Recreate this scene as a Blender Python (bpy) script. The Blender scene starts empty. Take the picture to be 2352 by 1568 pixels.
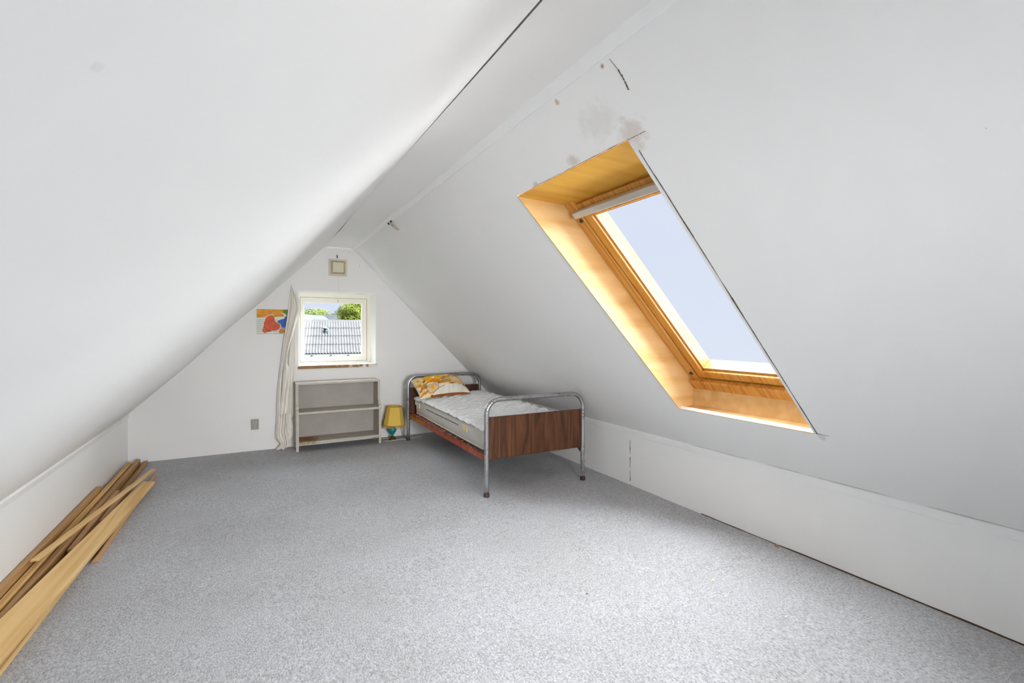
import bpy, bmesh, math, random
from mathutils import Vector, Matrix, noise
random.seed(7)
PI = math.pi
sc = bpy.context.scene
C = bpy.context.collection

# ------------------------------------------------------------------ camera
YAW = 0.4933
cam_d = bpy.data.cameras.new('camera')
cam = bpy.data.objects.new('camera', cam_d)
C.objects.link(cam)
cam.location = (0, 0, 1.27)
cam.rotation_euler = (PI / 2, 0, -YAW)
cam_d.sensor_width = 36.0
cam_d.lens = 1111.07 / 2352 * 36
cam_d.shift_y = -(784 - 758.07) / 2352
cam_d.clip_start = 0.02
cam_d.clip_end = 500
sc.camera = cam

# ------------------------------------------------------------------ sky, sun, exposure
world = bpy.data.worlds.new('world')
sc.world = world
world.use_nodes = True
wn = world.node_tree
wbg = wn.nodes['Background']
wtc = wn.nodes.new('ShaderNodeTexCoord')
wno = wn.nodes.new('ShaderNodeTexNoise')
wno.inputs['Scale'].default_value = 2.5
wno.inputs['Detail'].default_value = 3
wrp = wn.nodes.new('ShaderNodeValToRGB')
wrp.color_ramp.elements[0].position = 0.3
wrp.color_ramp.elements[0].color = (0.715, 0.768, 0.93, 1)
wrp.color_ramp.elements[1].position = 0.75
wrp.color_ramp.elements[1].color = (0.775, 0.82, 0.945, 1)
wn.links.new(wtc.outputs['Generated'], wno.inputs['Vector'])
wn.links.new(wno.outputs['Fac'], wrp.inputs['Fac'])
wn.links.new(wrp.outputs['Color'], wbg.inputs['Color'])
wbg.inputs['Strength'].default_value = 0.765

sun_d = bpy.data.lights.new('hazy_sun', 'SUN')
sun_d.energy = 37.0
sun_d.angle = math.radians(150)
sun_d.color = (0.97, 0.985, 1.0)
sun = bpy.data.objects.new('hazy_sun', sun_d)
C.objects.link(sun)
sun.rotation_euler = Vector((0.74, 0.36, 0.54)).to_track_quat('Z', 'Y').to_euler()

# added fill lamp in a made-up opening of the unseen back wall
back_fill_d = bpy.data.lights.new('back_fill_lamp', 'AREA')
back_fill_d.shape = 'RECTANGLE'
back_fill_d.size = 1.1
back_fill_d.size_y = 1.0
back_fill_d.energy = 22.5
back_fill_d.spread = math.radians(66)
back_fill_d.color = (0.97, 0.985, 1.0)
back_fill = bpy.data.objects.new('back_fill_lamp', back_fill_d)
C.objects.link(back_fill)
back_fill.location = (0.85, -1.56, 1.25)
back_fill.rotation_euler = (PI / 2 - math.radians(9), 0, 0)

vs = sc.view_settings
vs.view_transform = 'Standard'
vs.look = 'None'
vs.exposure = 0.4
vs.gamma = 1.0
vs.use_curve_mapping = False
try:
    sc.cycles.max_bounces = 9
    sc.cycles.diffuse_bounces = 6
    sc.cycles.glossy_bounces = 4
    sc.cycles.transparent_max_bounces = 16
    sc.cycles.sample_clamp_indirect = 6.0
    sc.cycles.use_adaptive_sampling = True
    sc.cycles.adaptive_threshold = 0.06
    sc.cycles.adaptive_min_samples = 20
    sc.cycles.use_denoising = True
    sc.cycles.caustics_reflective = False
    sc.cycles.caustics_refractive = False
except Exception:
    pass

# ------------------------------------------------------------------ helpers
class G:
    """collects shapes into one mesh"""
    def __init__(self, o=(0, 0, 0)):
        self.bm = bmesh.new()
        self.o = Vector(o)
        self.mi = 0
    def poly(self, pts):
        vs_ = [self.bm.verts.new(Vector(p) - self.o) for p in pts]
        f = self.bm.faces.new(vs_)
        f.material_index = self.mi
        return f
    def hexa(self, p):
        v = [self.bm.verts.new(Vector(q) - self.o) for q in p]
        for ids in ((0, 3, 2, 1), (4, 5, 6, 7), (0, 1, 5, 4), (1, 2, 6, 5), (2, 3, 7, 6), (3, 0, 4, 7)):
            f = self.bm.faces.new([v[i] for i in ids])
            f.material_index = self.mi
        return self
    def box(self, x0, x1, y0, y1, z0, z1):
        return self.hexa([(x0, y0, z0), (x1, y0, z0), (x1, y1, z0), (x0, y1, z0),
                          (x0, y0, z1), (x1, y0, z1), (x1, y1, z1), (x0, y1, z1)])
    def prism(self, pts0, pts1):
        """two matching polygons joined by sides"""
        a = [self.bm.verts.new(Vector(q) - self.o) for q in pts0]
        b = [self.bm.verts.new(Vector(q) - self.o) for q in pts1]
        n = len(a)
        fs = [self.bm.faces.new(a[::-1]), self.bm.faces.new(b)]
        for i in range(n):
            fs.append(self.bm.faces.new((a[i], a[(i + 1) % n], b[(i + 1) % n], b[i])))
        for f in fs:
            f.material_index = self.mi
        return self
    def tube(self, path, r, seg=10, closed=False, cap=True):
        path = [Vector(p) for p in path]
        n = len(path)
        rings = []
        prev = None
        for i, p in enumerate(path):
            if closed:
                t = path[(i + 1) % n] - path[i - 1]
            else:
                t = path[min(i + 1, n - 1)] - path[max(i - 1, 0)]
            t.normalize()
            if prev is None:
                up = Vector((0, 0, 1)) if abs(t.z) < 0.9 else Vector((1, 0, 0))
                a = t.cross(up).normalized()
            else:
                a = (prev - t * prev.dot(t)).normalized()
            prev = a
            b = t.cross(a)
            rr = r[i] if isinstance(r, (list, tuple)) else r
            rings.append([self.bm.verts.new(p + a * (rr * math.cos(2 * PI * k / seg)) + b * (rr * math.sin(2 * PI * k / seg)) - self.o) for k in range(seg)])
        m = n if closed else n - 1
        for i in range(m):
            A, B = rings[i], rings[(i + 1) % n]
            for k in range(seg):
                f = self.bm.faces.new((A[k], A[(k + 1) % seg], B[(k + 1) % seg], B[k]))
                f.smooth = True
                f.material_index = self.mi
        if cap and not closed:
            for rg in (rings[0][::-1], rings[-1]):
                f = self.bm.faces.new(rg)
                f.material_index = self.mi
        return self
    def lathe(self, prof, c=(0, 0, 0), seg=24, smooth=True, closed_ends=True):
        c = Vector(c)
        rings = []
        for (r, z) in prof:
            rings.append([self.bm.verts.new(c + Vector((r * math.cos(2 * PI * k / seg), r * math.sin(2 * PI * k / seg), z)) - self.o) for k in range(seg)])
        for A, B in zip(rings, rings[1:]):
            for k in range(seg):
                f = self.bm.faces.new((A[k], A[(k + 1) % seg], B[(k + 1) % seg], B[k]))
                f.smooth = smooth
                f.material_index = self.mi
        if closed_ends:
            for rg in (rings[0][::-1], rings[-1]):
                f = self.bm.faces.new(rg)
                f.material_index = self.mi
        return self
    def grid(self, rows, smooth=True, wrap=False):
        vr = [[self.bm.verts.new(Vector(p) - self.o) for p in r] for r in rows]
        for A, B in zip(vr, vr[1:]):
            n = len(A)
            for k in range(n if wrap else n - 1):
                f = self.bm.faces.new((A[k], A[(k + 1) % n], B[(k + 1) % n], B[k]))
                f.smooth = smooth
                f.material_index = self.mi
        return vr
    def bevel(self, w, seg=1):
        bmesh.ops.bevel(self.bm, geom=list(self.bm.edges), offset=w, segments=seg, profile=0.6, affect='EDGES', clamp_overlap=True)
        return self
    def out(self, name, mats, parent=None, loc=None, rot=None, fix=True):
        if fix:
            bmesh.ops.recalc_face_normals(self.bm, faces=list(self.bm.faces))
        me = bpy.data.meshes.new(name)
        self.bm.to_mesh(me)
        self.bm.free()
        if not isinstance(mats, (list, tuple)):
            mats = [mats]
        for m in mats:
            me.materials.append(m)
        ob = bpy.data.objects.new(name, me)
        C.objects.link(ob)
        if parent:
            ob.parent = parent
        ob.location = self.o if (loc is None and parent is None) else (loc or (0, 0, 0))
        if rot:
            ob.rotation_euler = rot
        return ob

def tag(o, label, cat, group=None, kind=None):
    o['label'] = label
    o['category'] = cat
    if group:
        o['group'] = group
    if kind:
        o['kind'] = kind
    return o

def thing(name, label, cat, loc=(0, 0, 0), rotz=0, group=None, kind=None):
    o = bpy.data.objects.new(name, None)
    o.empty_display_size = 0.1
    C.objects.link(o)
    o.location = loc
    o.rotation_euler = (0, 0, rotz)
    return tag(o, label, cat, group, kind)

def link_copy(src, parent=None, loc=None):
    c = src.copy()
    C.objects.link(c)
    if parent:
        c.parent = parent
    if loc is not None:
        c.location = loc
    return c

# ------------------------------------------------------------------ materials
class NT:
    def __init__(self, name):
        self.m = bpy.data.materials.new(name)
        self.m.use_nodes = True
        self.t = self.m.node_tree
        self.b = self.t.nodes['Principled BSDF']
    def n(self, typ, **kw):
        nd = self.t.nodes.new(typ)
        for k, v in kw.items():
            if hasattr(nd, k):
                setattr(nd, k, v)
            else:
                nd.inputs[k.replace('_', ' ')].default_value = v
        return nd
    def l(self, a, b):
        self.t.links.new(a, b)
    def math(self, op, a, b=None, c=None):
        nd = self.t.nodes.new('ShaderNodeMath')
        nd.operation = op
        for i, v in enumerate((a, b, c)):
            if v is None:
                continue
            if isinstance(v, (int, float)):
                nd.inputs[i].default_value = v
            else:
                self.l(v, nd.inputs[i])
        return nd.outputs[0]
    def mix(self, fac, a, b):
        nd = self.t.nodes.new('ShaderNodeMix')
        nd.data_type = 'RGBA'
        for s, v in ((nd.inputs[0], fac), (nd.inputs[6], a), (nd.inputs[7], b)):
            if isinstance(v, (int, float)):
                s.default_value = v
            elif isinstance(v, tuple):
                s.default_value = (*v[:3], 1)
            else:
                self.l(v, s)
        return nd.outputs[2]
    def coords(self, scale=(1, 1, 1), kind='Object'):
        tc = self.t.nodes.new('ShaderNodeTexCoord')
        mp = self.t.nodes.new('ShaderNodeMapping')
        mp.inputs['Scale'].default_value = scale
        self.l(tc.outputs[kind], mp.inputs['Vector'])
        return mp.outputs['Vector']
    def noise(self, vec, scale, detail=3, rough=0.55, dist=0.0):
        nd = self.n('ShaderNodeTexNoise')
        nd.inputs['Scale'].default_value = scale
        nd.inputs['Detail'].default_value = detail
        nd.inputs['Roughness'].default_value = rough
        nd.inputs['Distortion'].default_value = dist
        self.l(vec, nd.inputs['Vector'])
        return nd.outputs['Fac']
    def ramp(self, fac, stops):
        nd = self.t.nodes.new('ShaderNodeValToRGB')
        el = nd.color_ramp.elements
        while len(el) < len(stops):
            el.new(0.5)
        for e, (p, c) in zip(el, stops):
            e.position = p
            e.color = (*c[:3], 1) if isinstance(c, tuple) else (c, c, c, 1)
        self.l(fac, nd.inputs['Fac'])
        return nd.outputs['Color']
    def bump(self, h, strength=0.3, dist=0.01):
        nd = self.t.nodes.new('ShaderNodeBump')
        nd.inputs['Strength'].default_value = strength
        nd.inputs['Distance'].default_value = dist
        self.l(h, nd.inputs['Height'])
        self.l(nd.outputs['Normal'], self.b.inputs['Normal'])
    def base(self, c):
        if isinstance(c, tuple):
            self.b.inputs['Base Color'].default_value = (*c[:3], 1)
        else:
            self.l(c, self.b.inputs['Base Color'])
        return self
    def set(self, rough=0.5, metal=0.0, spec=0.5, **kw):
        self.b.inputs['Roughness'].default_value = rough
        self.b.inputs['Metallic'].default_value = metal
        self.b.inputs['Specular IOR Level'].default_value = spec
        for k, v in kw.items():
            self.b.inputs[k.replace('_', ' ')].default_value = v
        return self

def plain(name, col, rough=0.5, metal=0.0, spec=0.5, var=0.06, vscale=9, **kw):
    k = NT(name)
    v = k.coords()
    f = k.noise(v, vscale, 2)
    lo = tuple(c * (1 - var) for c in col)
    hi = tuple(min(1, c * (1 + var)) for c in col)
    k.base(k.ramp(f, [(0.3, lo), (0.7, hi)]))
    k.set(rough, metal, spec, **kw)
    return k.m

def paint(name, col, rough=0.45, spec=0.35, lump=0.25, spots=(), specks=True):
    """old white wall paint: faint unevenness, grains, marks at given points (pos, radius, colour, strength, breakup)"""
    k = NT(name)
    geo = k.n('ShaderNodeNewGeometry')
    pos = geo.outputs['Position']
    big = k.noise(pos, 1.1, 1)
    lo = tuple(c * 0.98 for c in col)
    c = k.ramp(big, [(0.35, lo), (0.65, col)])
    if specks:
        vo = k.n('ShaderNodeTexVoronoi')
        vo.inputs['Scale'].default_value = 3.4
        k.l(pos, vo.inputs['Vector'])
        sp = k.math('LESS_THAN', vo.outputs['Distance'], 0.012)
        c = k.mix(k.math('MULTIPLY', sp, 0.45), c, (0.30, 0.27, 0.23))
    shared = k.noise(pos, 26, 3, 0.65) if spots else None
    for (p, r, sc_, scol, st, brk) in spots:
        mp = k.n('ShaderNodeMapping')
        mp.vector_type = 'POINT'
        mp.inputs['Location'].default_value = [-a * b for a, b in zip(p, sc_)]
        mp.inputs['Scale'].default_value = sc_
        k.l(pos, mp.inputs['Vector'])
        ln = k.n('ShaderNodeVectorMath')
        ln.operation = 'LENGTH'
        k.l(mp.outputs['Vector'], ln.inputs[0])
        nz = shared
        d = k.math('ADD', ln.outputs['Value'], k.math('MULTIPLY', k.math('SUBTRACT', nz, 0.5), r * 1.6))
        mr = k.n('ShaderNodeMapRange')
        mr.inputs['From Min'].default_value = r * 0.35
        mr.inputs['From Max'].default_value = r
        mr.inputs['To Min'].default_value = st
        mr.inputs['To Max'].default_value = 0
        k.l(d, mr.inputs['Value'])
        c = k.mix(mr.outputs['Result'], c, scol)
    k.base(c)
    k.bump(k.noise(pos, 5, 1.5), lump, 0.012)
    k.set(rough, 0, spec)
    return k.m

def wood(name, c0, c1, c2, along='X', rough=0.55, ring=26, spec=0.3, stretch=0.06, seed=0.0):
    """grain runs along one object axis"""
    k = NT(name)
    s = {'X': (stretch, 1, 1), 'Y': (1, stretch, 1), 'Z': (1, 1, stretch)}[along]
    tc = k.t.nodes.new('ShaderNodeTexCoord')
    mp = k.t.nodes.new('ShaderNodeMapping')
    mp.inputs['Scale'].default_value = s
    mp.inputs['Location'].default_value = (seed, seed * 1.7, seed * 0.6)
    k.l(tc.outputs['Object'], mp.inputs['Vector'])
    v = mp.outputs['Vector']
    n1 = k.noise(v, 7, 2, 0.5, 0.3)
    rings = k.math('FRACT', k.math('MULTIPLY', n1, ring * 0.45))
    tri = k.math('ABSOLUTE', k.math('SUBTRACT', k.math('MULTIPLY', rings, 2), 1))
    fine = k.noise(v, 130, 3, 0.6)
    tri = k.math('POWER', tri, 1.6)
    broad = k.noise(v, 16, 2, 0.5)
    f = k.math('ADD', k.math('MULTIPLY', tri, -0.40), k.math('ADD', k.math('MULTIPLY', fine, 0.30), k.math('MULTIPLY', broad, 0.75)))
    k.base(k.ramp(f, [(0.12, c0), (0.42, c1), (0.72, c2)]))
    k.bump(fine, 0.08, 0.002)
    k.set(rough, 0, spec)
    return k.m

WHITE = (0.90, 0.898, 0.888)
M = {}
M['slope_right'] = paint('right_slope_paint', WHITE, 0.5, 0.3, 0.2, spots=[
    ((1.235, 1.36, 1.99), 0.075, (1, 1, 1), (0.55, 0.42, 0.30), 0.45, 14),
    ((1.225, 1.72, 2.00), 0.035, (1, 0.8, 1), (0.55, 0.45, 0.34), 0.55, 26),
    ((1.235, 2.05, 1.99), 0.02, (1, 0.7, 1), (0.45, 0.40, 0.33), 0.5, 30),
    ((1.165, 1.47, 2.065), 0.09, (1, 0.7, 1), (0.62, 0.60, 0.57), 0.30, 34),
    ((1.058, 1.315, 2.174), 0.012, (1, 1, 1), (0.30, 0.17, 0.07), 0.9, 50),
    ((1.06, 1.60, 2.17), 0.014, (1, 1, 1), (0.45, 0.33, 0.22), 0.7, 50),
    ((2.46, 1.37, 0.75), 0.03, (1, 1.4, 1), (0.45, 0.42, 0.38), 0.4, 40),
])
M['slope_left'] = paint('left_slope_paint', (0.91, 0.908, 0.90), 0.55, 0.4, 0.22, spots=[
    ((-0.049, 0.363, 1.447), 0.006, (1, 0.8, 1), (0.40, 0.40, 0.42), 0.6, 60),
    ((-0.079, 0.340, 1.418), 0.007, (1, 0.5, 1), (0.42, 0.42, 0.44), 0.6, 60),
    ((-0.057, 0.375, 1.439), 0.004, (1, 1, 1), (0.42, 0.42, 0.44), 0.5, 60),
])
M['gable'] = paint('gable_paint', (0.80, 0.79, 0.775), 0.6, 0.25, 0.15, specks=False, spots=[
    ((1.10, 5.788, 2.02), 0.005, (1, 1, 0.7), (0.2, 0.18, 0.16), 0.7, 60),
    ((0.98, 5.788, 2.165), 0.006, (0.7, 1, 1), (0.2, 0.19, 0.17), 0.6, 60),
])
M['knee'] = paint('knee_wall_paint', (0.92, 0.92, 0.913), 0.42, 0.4, 0.18, specks=False)
M['strip'] = paint('ridge_board_paint', (0.90, 0.897, 0.885), 0.5, 0.3, 0.1, specks=False)
M['trim'] = paint('trim_paint', (0.92, 0.92, 0.915), 0.4, 0.4, 0.08, specks=False)
M['edge_line'] = plain('gap_dark', (0.10, 0.06, 0.04), 0.9, spec=0.1)
M['crack'] = plain('crack_dark', (0.13, 0.115, 0.10), 0.9, spec=0.1, var=0.5, vscale=60)
M['cavity'] = plain('attic_dark_wood', (0.10, 0.045, 0.022), 0.8, spec=0.1)

# carpet
k = NT('grey_loop_carpet')
geo = k.n('ShaderNodeNewGeometry')
pos = geo.outputs['Position']
mp = k.n('ShaderNodeMapping')
mp.inputs['Scale'].default_value = (1, 0.55, 1)
mp.inputs['Rotation'].default_value = (0, 0, 0.05)
k.l(pos, mp.inputs['Vector'])
fine = k.noise(mp.outputs['Vector'], 165, 2, 0.75)
mid = k.noise(pos, 26, 2, 0.6)
wide = k.noise(pos, 1.6, 2, 0.6)
f = k.math('ADD', k.math('MULTIPLY', fine, 0.86), k.math('MULTIPLY', mid, 0.14))
c = k.ramp(f, [(0.28, (0.22, 0.222, 0.231)), (0.5, (0.44, 0.445, 0.461)), (0.72, (0.66, 0.665, 0.682))])
dirt = k.ramp(wide, [(0.35, (0.93, 0.92, 0.91)), (0.6, (1.0, 1.0, 1.0))])
mm = k.n('ShaderNodeMix')
mm.data_type = 'RGBA'
mm.blend_type = 'MULTIPLY'
mm.inputs[0].default_value = 1
k.l(c, mm.inputs[6])
k.l(dirt, mm.inputs[7])
k.base(mm.outputs[2])
k.bump(fine, 0.55, 0.006)
k.set(0.95, 0, 0.1)
M['carpet'] = k.m

M['frame_cream'] = plain('cream_window_paint', (0.70, 0.665, 0.565), 0.35, spec=0.5, var=0.02)
M['reveal'] = paint('reveal_paint', (0.86, 0.86, 0.84), 0.5, 0.3, 0.1, specks=False)
M['gasket'] = plain('dark_gasket', (0.06, 0.06, 0.055), 0.6)
k = NT('flaking_sill_paint')
v = k.coords()
nz = k.noise(v, 9, 5, 0.7)
tcz = k.n('ShaderNodeTexCoord')
sx = k.n('ShaderNodeSeparateXYZ')
k.l(tcz.outputs['Object'], sx.inputs[0])
amt = k.math('ADD', nz, k.math('MULTIPLY', k.math('ADD', sx.outputs['X'], 0.20), 0.26))
k.base(k.ramp(amt, [(0.50, (0.30, 0.15, 0.055)), (0.60, (0.34, 0.19, 0.09)), (0.66, (0.72, 0.69, 0.64))]))
k.set(0.6, 0, 0.3)
M['sill_wood'] = k.m

# window glass: clear pane with a weak mirror coat
k = NT('clear_glass')
out = k.t.nodes['Material Output']
k.t.nodes.remove(k.b)
tr = k.n('ShaderNodeBsdfTransparent')
tr.inputs['Color'].default_value = (0.97, 0.985, 0.985, 1)
gl = k.n('ShaderNodeBsdfGlossy')
gl.inputs['Roughness'].default_value = 0.02
ms = k.n('ShaderNodeMixShader')
ms.inputs[0].default_value = 0.002
k.l(tr.outputs[0], ms.inputs[1])
k.l(gl.outputs[0], ms.inputs[2])
k.l(ms.outputs[0], out.inputs['Surface'])
M['glass'] = k.m

M['ply'] = wood('varnished_plywood', (0.62, 0.31, 0.03), (0.70, 0.38, 0.05), (0.76, 0.45, 0.085), 'X', 0.42, 6, 0.4, 0.10)
M['ply_side'] = wood('varnished_plywood_side', (0.60, 0.37, 0.14), (0.68, 0.45, 0.20), (0.74, 0.53, 0.28), 'X', 0.45, 6, 0.35, 0.16, 3.1)
M['pine_frame'] = wood('varnished_pine_frame', (0.50, 0.20, 0.03), (0.62, 0.30, 0.06), (0.70, 0.40, 0.12), 'X', 0.38, 30, 0.5, 0.05, 1.3)
M['sash_pine'] = wood('varnished_pine_sash', (0.52, 0.20, 0.02), (0.64, 0.29, 0.04), (0.70, 0.37, 0.08), 'X', 0.35, 30, 0.5, 0.05, 5.3)
M['bead_pine_lit'] = wood('lit_pine_bead', (0.50, 0.29, 0.10), (0.58, 0.36, 0.14), (0.64, 0.42, 0.18), 'X', 0.45, 20, 0.4, 0.05, 2.2)  # sash pine in a paler tone, brightness of the light-facing edge painted in
M['bar_grey'] = plain('grey_enamelled_bar', (0.56, 0.545, 0.50), 0.4, 0.1, var=0.03)
M['black'] = plain('black_plastic', (0.02, 0.02, 0.022), 0.4)

# ------------------------------------------------------------------ room numbers
XL, XR = -1.0403, 2.7413
YB, YG = -1.45, 5.7876
ZKL, ZKR = 0.4657, 0.4580
S1, S2, S3 = 0.7265, 1.0421, 1.0059
ZS, ZS2 = 2.2143, 2.1902
UR = Vector((XR - S2, 0, ZKR - ZS2)); LR = UR.length; UR.normalize()
NR = Vector((ZS2 - ZKR, 0, XR - S2)).normalized()
S0 = Vector((S2, 0, ZS2))
def sr(s, y, d):                       # right slope: s down from the ridge strip, d outwards
    p = S0 + UR * s + NR * d
    return (p.x, y, p.z)
UL = Vector((XL - S1, 0, ZKL - ZS)); LL = UL.length; UL.normalize()
NL = Vector((-(ZS - ZKL), 0, S1 - XL)).normalized()
def sl(s, y, d):
    p = Vector((S1, 0, ZS)) + UL * s + NL * d
    return (p.x, y, p.z)

# ------------------------------------------------------------------ floor and walls
g = G((0.85, 2.1, 0))
n = 40
rows = []
for j in range(61):
    y = YB + (YG - YB) * j / 60
    rows.append([(XL + (XR - XL) * i / n, y, -0.0015 + 0.003 * noise.noise((i * 0.35, j * 0.35, 2.0))) for i in range(n + 1)])
for r in rows:
    for i, p in enumerate(r):
        if p[2] > 0:
            r[i] = (p[0], p[1], 0.0)
g.grid(rows)
g.box(XL - 0.2, XR + 0.2, YB - 0.2, YG + 0.3, -0.25, -0.012)
tag(g.out('floor', M['carpet']), 'worn light grey loop carpet covering the attic floor', 'floor', kind='structure')

def slab(name, pts, label, mat, cat='wall'):
    """pts: list of 8-point boxes"""
    g = G()
    for p in pts:
        g.hexa(p)
    return tag(g.out(name, mat), label, cat, kind='structure')

# knee walls: slightly wavy foot
g = G()
g.hexa([(XL - 0.12, YB, -0.05), (XL, YB, -0.05), (XL, YG, -0.05), (XL - 0.12, YG, -0.05),
        (XL - 0.12, YB, ZKL + 0.03), (XL, YB, ZKL + 0.005), (XL, YG, ZKL + 0.005), (XL - 0.12, YG, ZKL + 0.03)])
tag(g.out('wall_left', M['knee']), 'low white knee wall behind the pile of planks', 'wall', kind='structure')
g = G()
g.hexa([(XR, YB, -0.05), (XR + 0.12, YB, -0.05), (XR + 0.12, YG, -0.05), (XR, YG, -0.05),
        (XR, YB, ZKR + 0.005), (XR + 0.12, YB, ZKR + 0.03), (XR + 0.12, YG, ZKR + 0.03), (XR, YG, ZKR + 0.005)])
wr = tag(g.out('wall_right', M['knee']), 'low white knee wall under the skylight side', 'wall', kind='structure')
# dark gap along the foot of the right knee wall, nearest the camera
g = G()
pts = []
for i in range(40):
    y = -0.4 + i * 0.07
    h = 0.006 + 0.004 * noise.noise((y * 6, 0, 0)) if y < 1.75 else 0.0025 + 0.002 * noise.noise((y * 9, 1, 0))
    pts.append((y, max(h, 0.001)))
for (y0, h0), (y1, h1) in zip(pts, pts[1:]):
    g.hexa([(XR - 0.0015, y0, -0.004), (XR + 0.001, y0, -0.004), (XR + 0.001, y1, -0.004), (XR - 0.0015, y1, -0.004),
            (XR - 0.0015, y0, h0), (XR + 0.001, y0, h0), (XR + 0.001, y1, h1), (XR - 0.0015, y1, h1)])
g.out('floor_gap', M['edge_line'], wr)
# vertical crack in the right knee wall
g = G()
zz = [0.03 + 0.028 * i for i in range(13)]
for i in range(12):
    if i in (3, 7):
        continue
    ya = 3.045 + 0.006 * noise.noise((i * 1.3, 4, 0)); yb = 3.045 + 0.006 * noise.noise(((i + 1) * 1.3, 4, 0))
    w = 0.0016 if i % 3 else 0.003
    g.hexa([(XR - 0.0012, ya - w, zz[i]), (XR + 0.001, ya - w, zz[i]), (XR + 0.001, ya + w, zz[i]), (XR - 0.0012, ya + w, zz[i]),
            (XR - 0.0012, yb - w, zz[i + 1]), (XR + 0.001, yb - w, zz[i + 1]), (XR + 0.001, yb + w, zz[i + 1]), (XR - 0.0012, yb + w, zz[i + 1])])
g.out('crack', M['crack'], wr)

# left slope: slightly sagging boards
g = G()
nu, nv = 46, 90
def sag(s, y):
    e = min(s, LL - s, 0.35) / 0.35
    a = 0.018 * noise.noise((s * 1.1, y * 0.55, 3.3)) + 0.006 * noise.noise((s * 3.0, y * 1.6, 8.1))
    a -= 0.022 * math.sin(PI * s / LL) * math.exp(-((y - 4.4) / 1.3) ** 2)
    return a * max(0, e)
fr_ = []; bk_ = []
for j in range(nv + 1):
    y = YB + (YG - YB) * j / nv
    fr_.append([sl(LL * i / nu, y, sag(LL * i / nu, y)) for i in range(nu + 1)])
g.grid(fr_)
g.hexa([sl(-0.03, YB, 0.05), sl(LL + 0.06, YB, 0.05), sl(LL + 0.06, YG, 0.05), sl(-0.03, YG, 0.05),
        sl(-0.03, YB, 0.12), sl(LL + 0.06, YB, 0.12), sl(LL + 0.06, YG, 0.12), sl(-0.03, YG, 0.12)])
tag(g.out('wall_slope_left', M['slope_left']), 'plain white sloping roof wall on the left without a window', 'wall', kind='structure')

# right slope with the skylight opening
OS0, OS1 = 0.292, 1.994
OY0, OY1 = 1.397, 2.245
g = G()
def rs(s0, s1, y0, y1):
    g.hexa([sr(s0, y0, 0), sr(s1, y0, 0), sr(s1, y1, 0), sr(s0, y1, 0), sr(s0, y0, 0.022), sr(s1, y0, 0.022), sr(s1, y1, 0.022), sr(s0, y1, 0.022)])
rs(-0.01, LR + 0.02, YB, OY0)
rs(-0.01, LR + 0.02, OY1 + 0.006, YG)
rs(-0.01, OS0 - 0.004, OY0, OY1 + 0.006)
rs(OS1 + 0.004, LR + 0.02, OY0, OY1 + 0.006)
wsr = tag(g.out('wall_slope_right', M['slope_right']), 'white sloping roof wall with the skylight cut into it', 'wall', kind='structure')
# cracks around the opening
def crack(path, w0, parent, seed, mat='crack'):
    g = G()
    P = [Vector(p) for p in path]
    nn = 26
    pts = []
    tot = [(b - a).length for a, b in zip(P, P[1:])]
    L = sum(tot)
    for i in range(nn + 1):
        d = L * i / nn
        q = 0
        while q < len(tot) - 1 and d > tot[q]:
            d -= tot[q]; q += 1
        p = P[q].lerp(P[q + 1], min(1, d / tot[q]))
        pts.append(p)
    for i in range(nn):
        a, b = pts[i], pts[i + 1]
        t = (b - a).normalized()
        side = NR.cross(t).normalized()
        o1 = side * 0.0022 * noise.noise((i * 0.5, seed, 0)); o2 = side * 0.0022 * noise.noise(((i + 1) * 0.5, seed, 0))
        w1 = w0 * max(0.12, 0.55 + 0.9 * noise.noise((i * 0.45, seed + 5, 0)))
        w2 = w0 * max(0.12, 0.55 + 0.9 * noise.noise(((i + 1) * 0.45, seed + 5, 0)))
        lo, hi = -NR * 0.0012, NR * 0.002
        g.hexa([a + o1 - side * w1 + lo, a + o1 + side * w1 + lo, b + o2 + side * w2 + lo, b + o2 - side * w2 + lo,
                a + o1 - side * w1 + hi, a + o1 + side * w1 + hi, b + o2 + side * w2 + hi, b + o2 - side * w2 + hi])
    return g.out('crack', M[mat], parent)
crack([sr(OS0 + 0.05, OY0 - 0.022, 0), sr(OS1 + 0.01, OY0 - 0.016, 0)], 0.0036, wsr, 1.0)
crack([sr(OS0 - 0.004, OY0 - 0.0, 0), sr(OS0 - 0.004, OY0 - 0.095, 0)], 0.0013, wsr, 2.0)
crack([sr(OS1 + 0.006, OY0 - 0.0, 0), sr(OS1 + 0.008, OY0 - 0.07, 0)], 0.0011, wsr, 3.0)
crack([sr(OS0 - 0.006, OY1 - 0.15, 0), sr(OS0 - 0.006, OY0 + 0.02, 0)], 0.0013, wsr, 4.0)
crack([(1.054, 1.271, 2.178), (1.085, 1.264, 2.146)], 0.0010, wsr, 5.0)
crack([(1.085, 1.264, 2.146), (1.108, 1.264, 2.123), (1.137, 1.270, 2.093)], 0.0042, wsr, 6.0)
crack([sr(LR - 0.001, 0.05, 0), sr(LR - 0.001, 2.6, 0)], 0.0030, wsr, 7.0)

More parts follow.
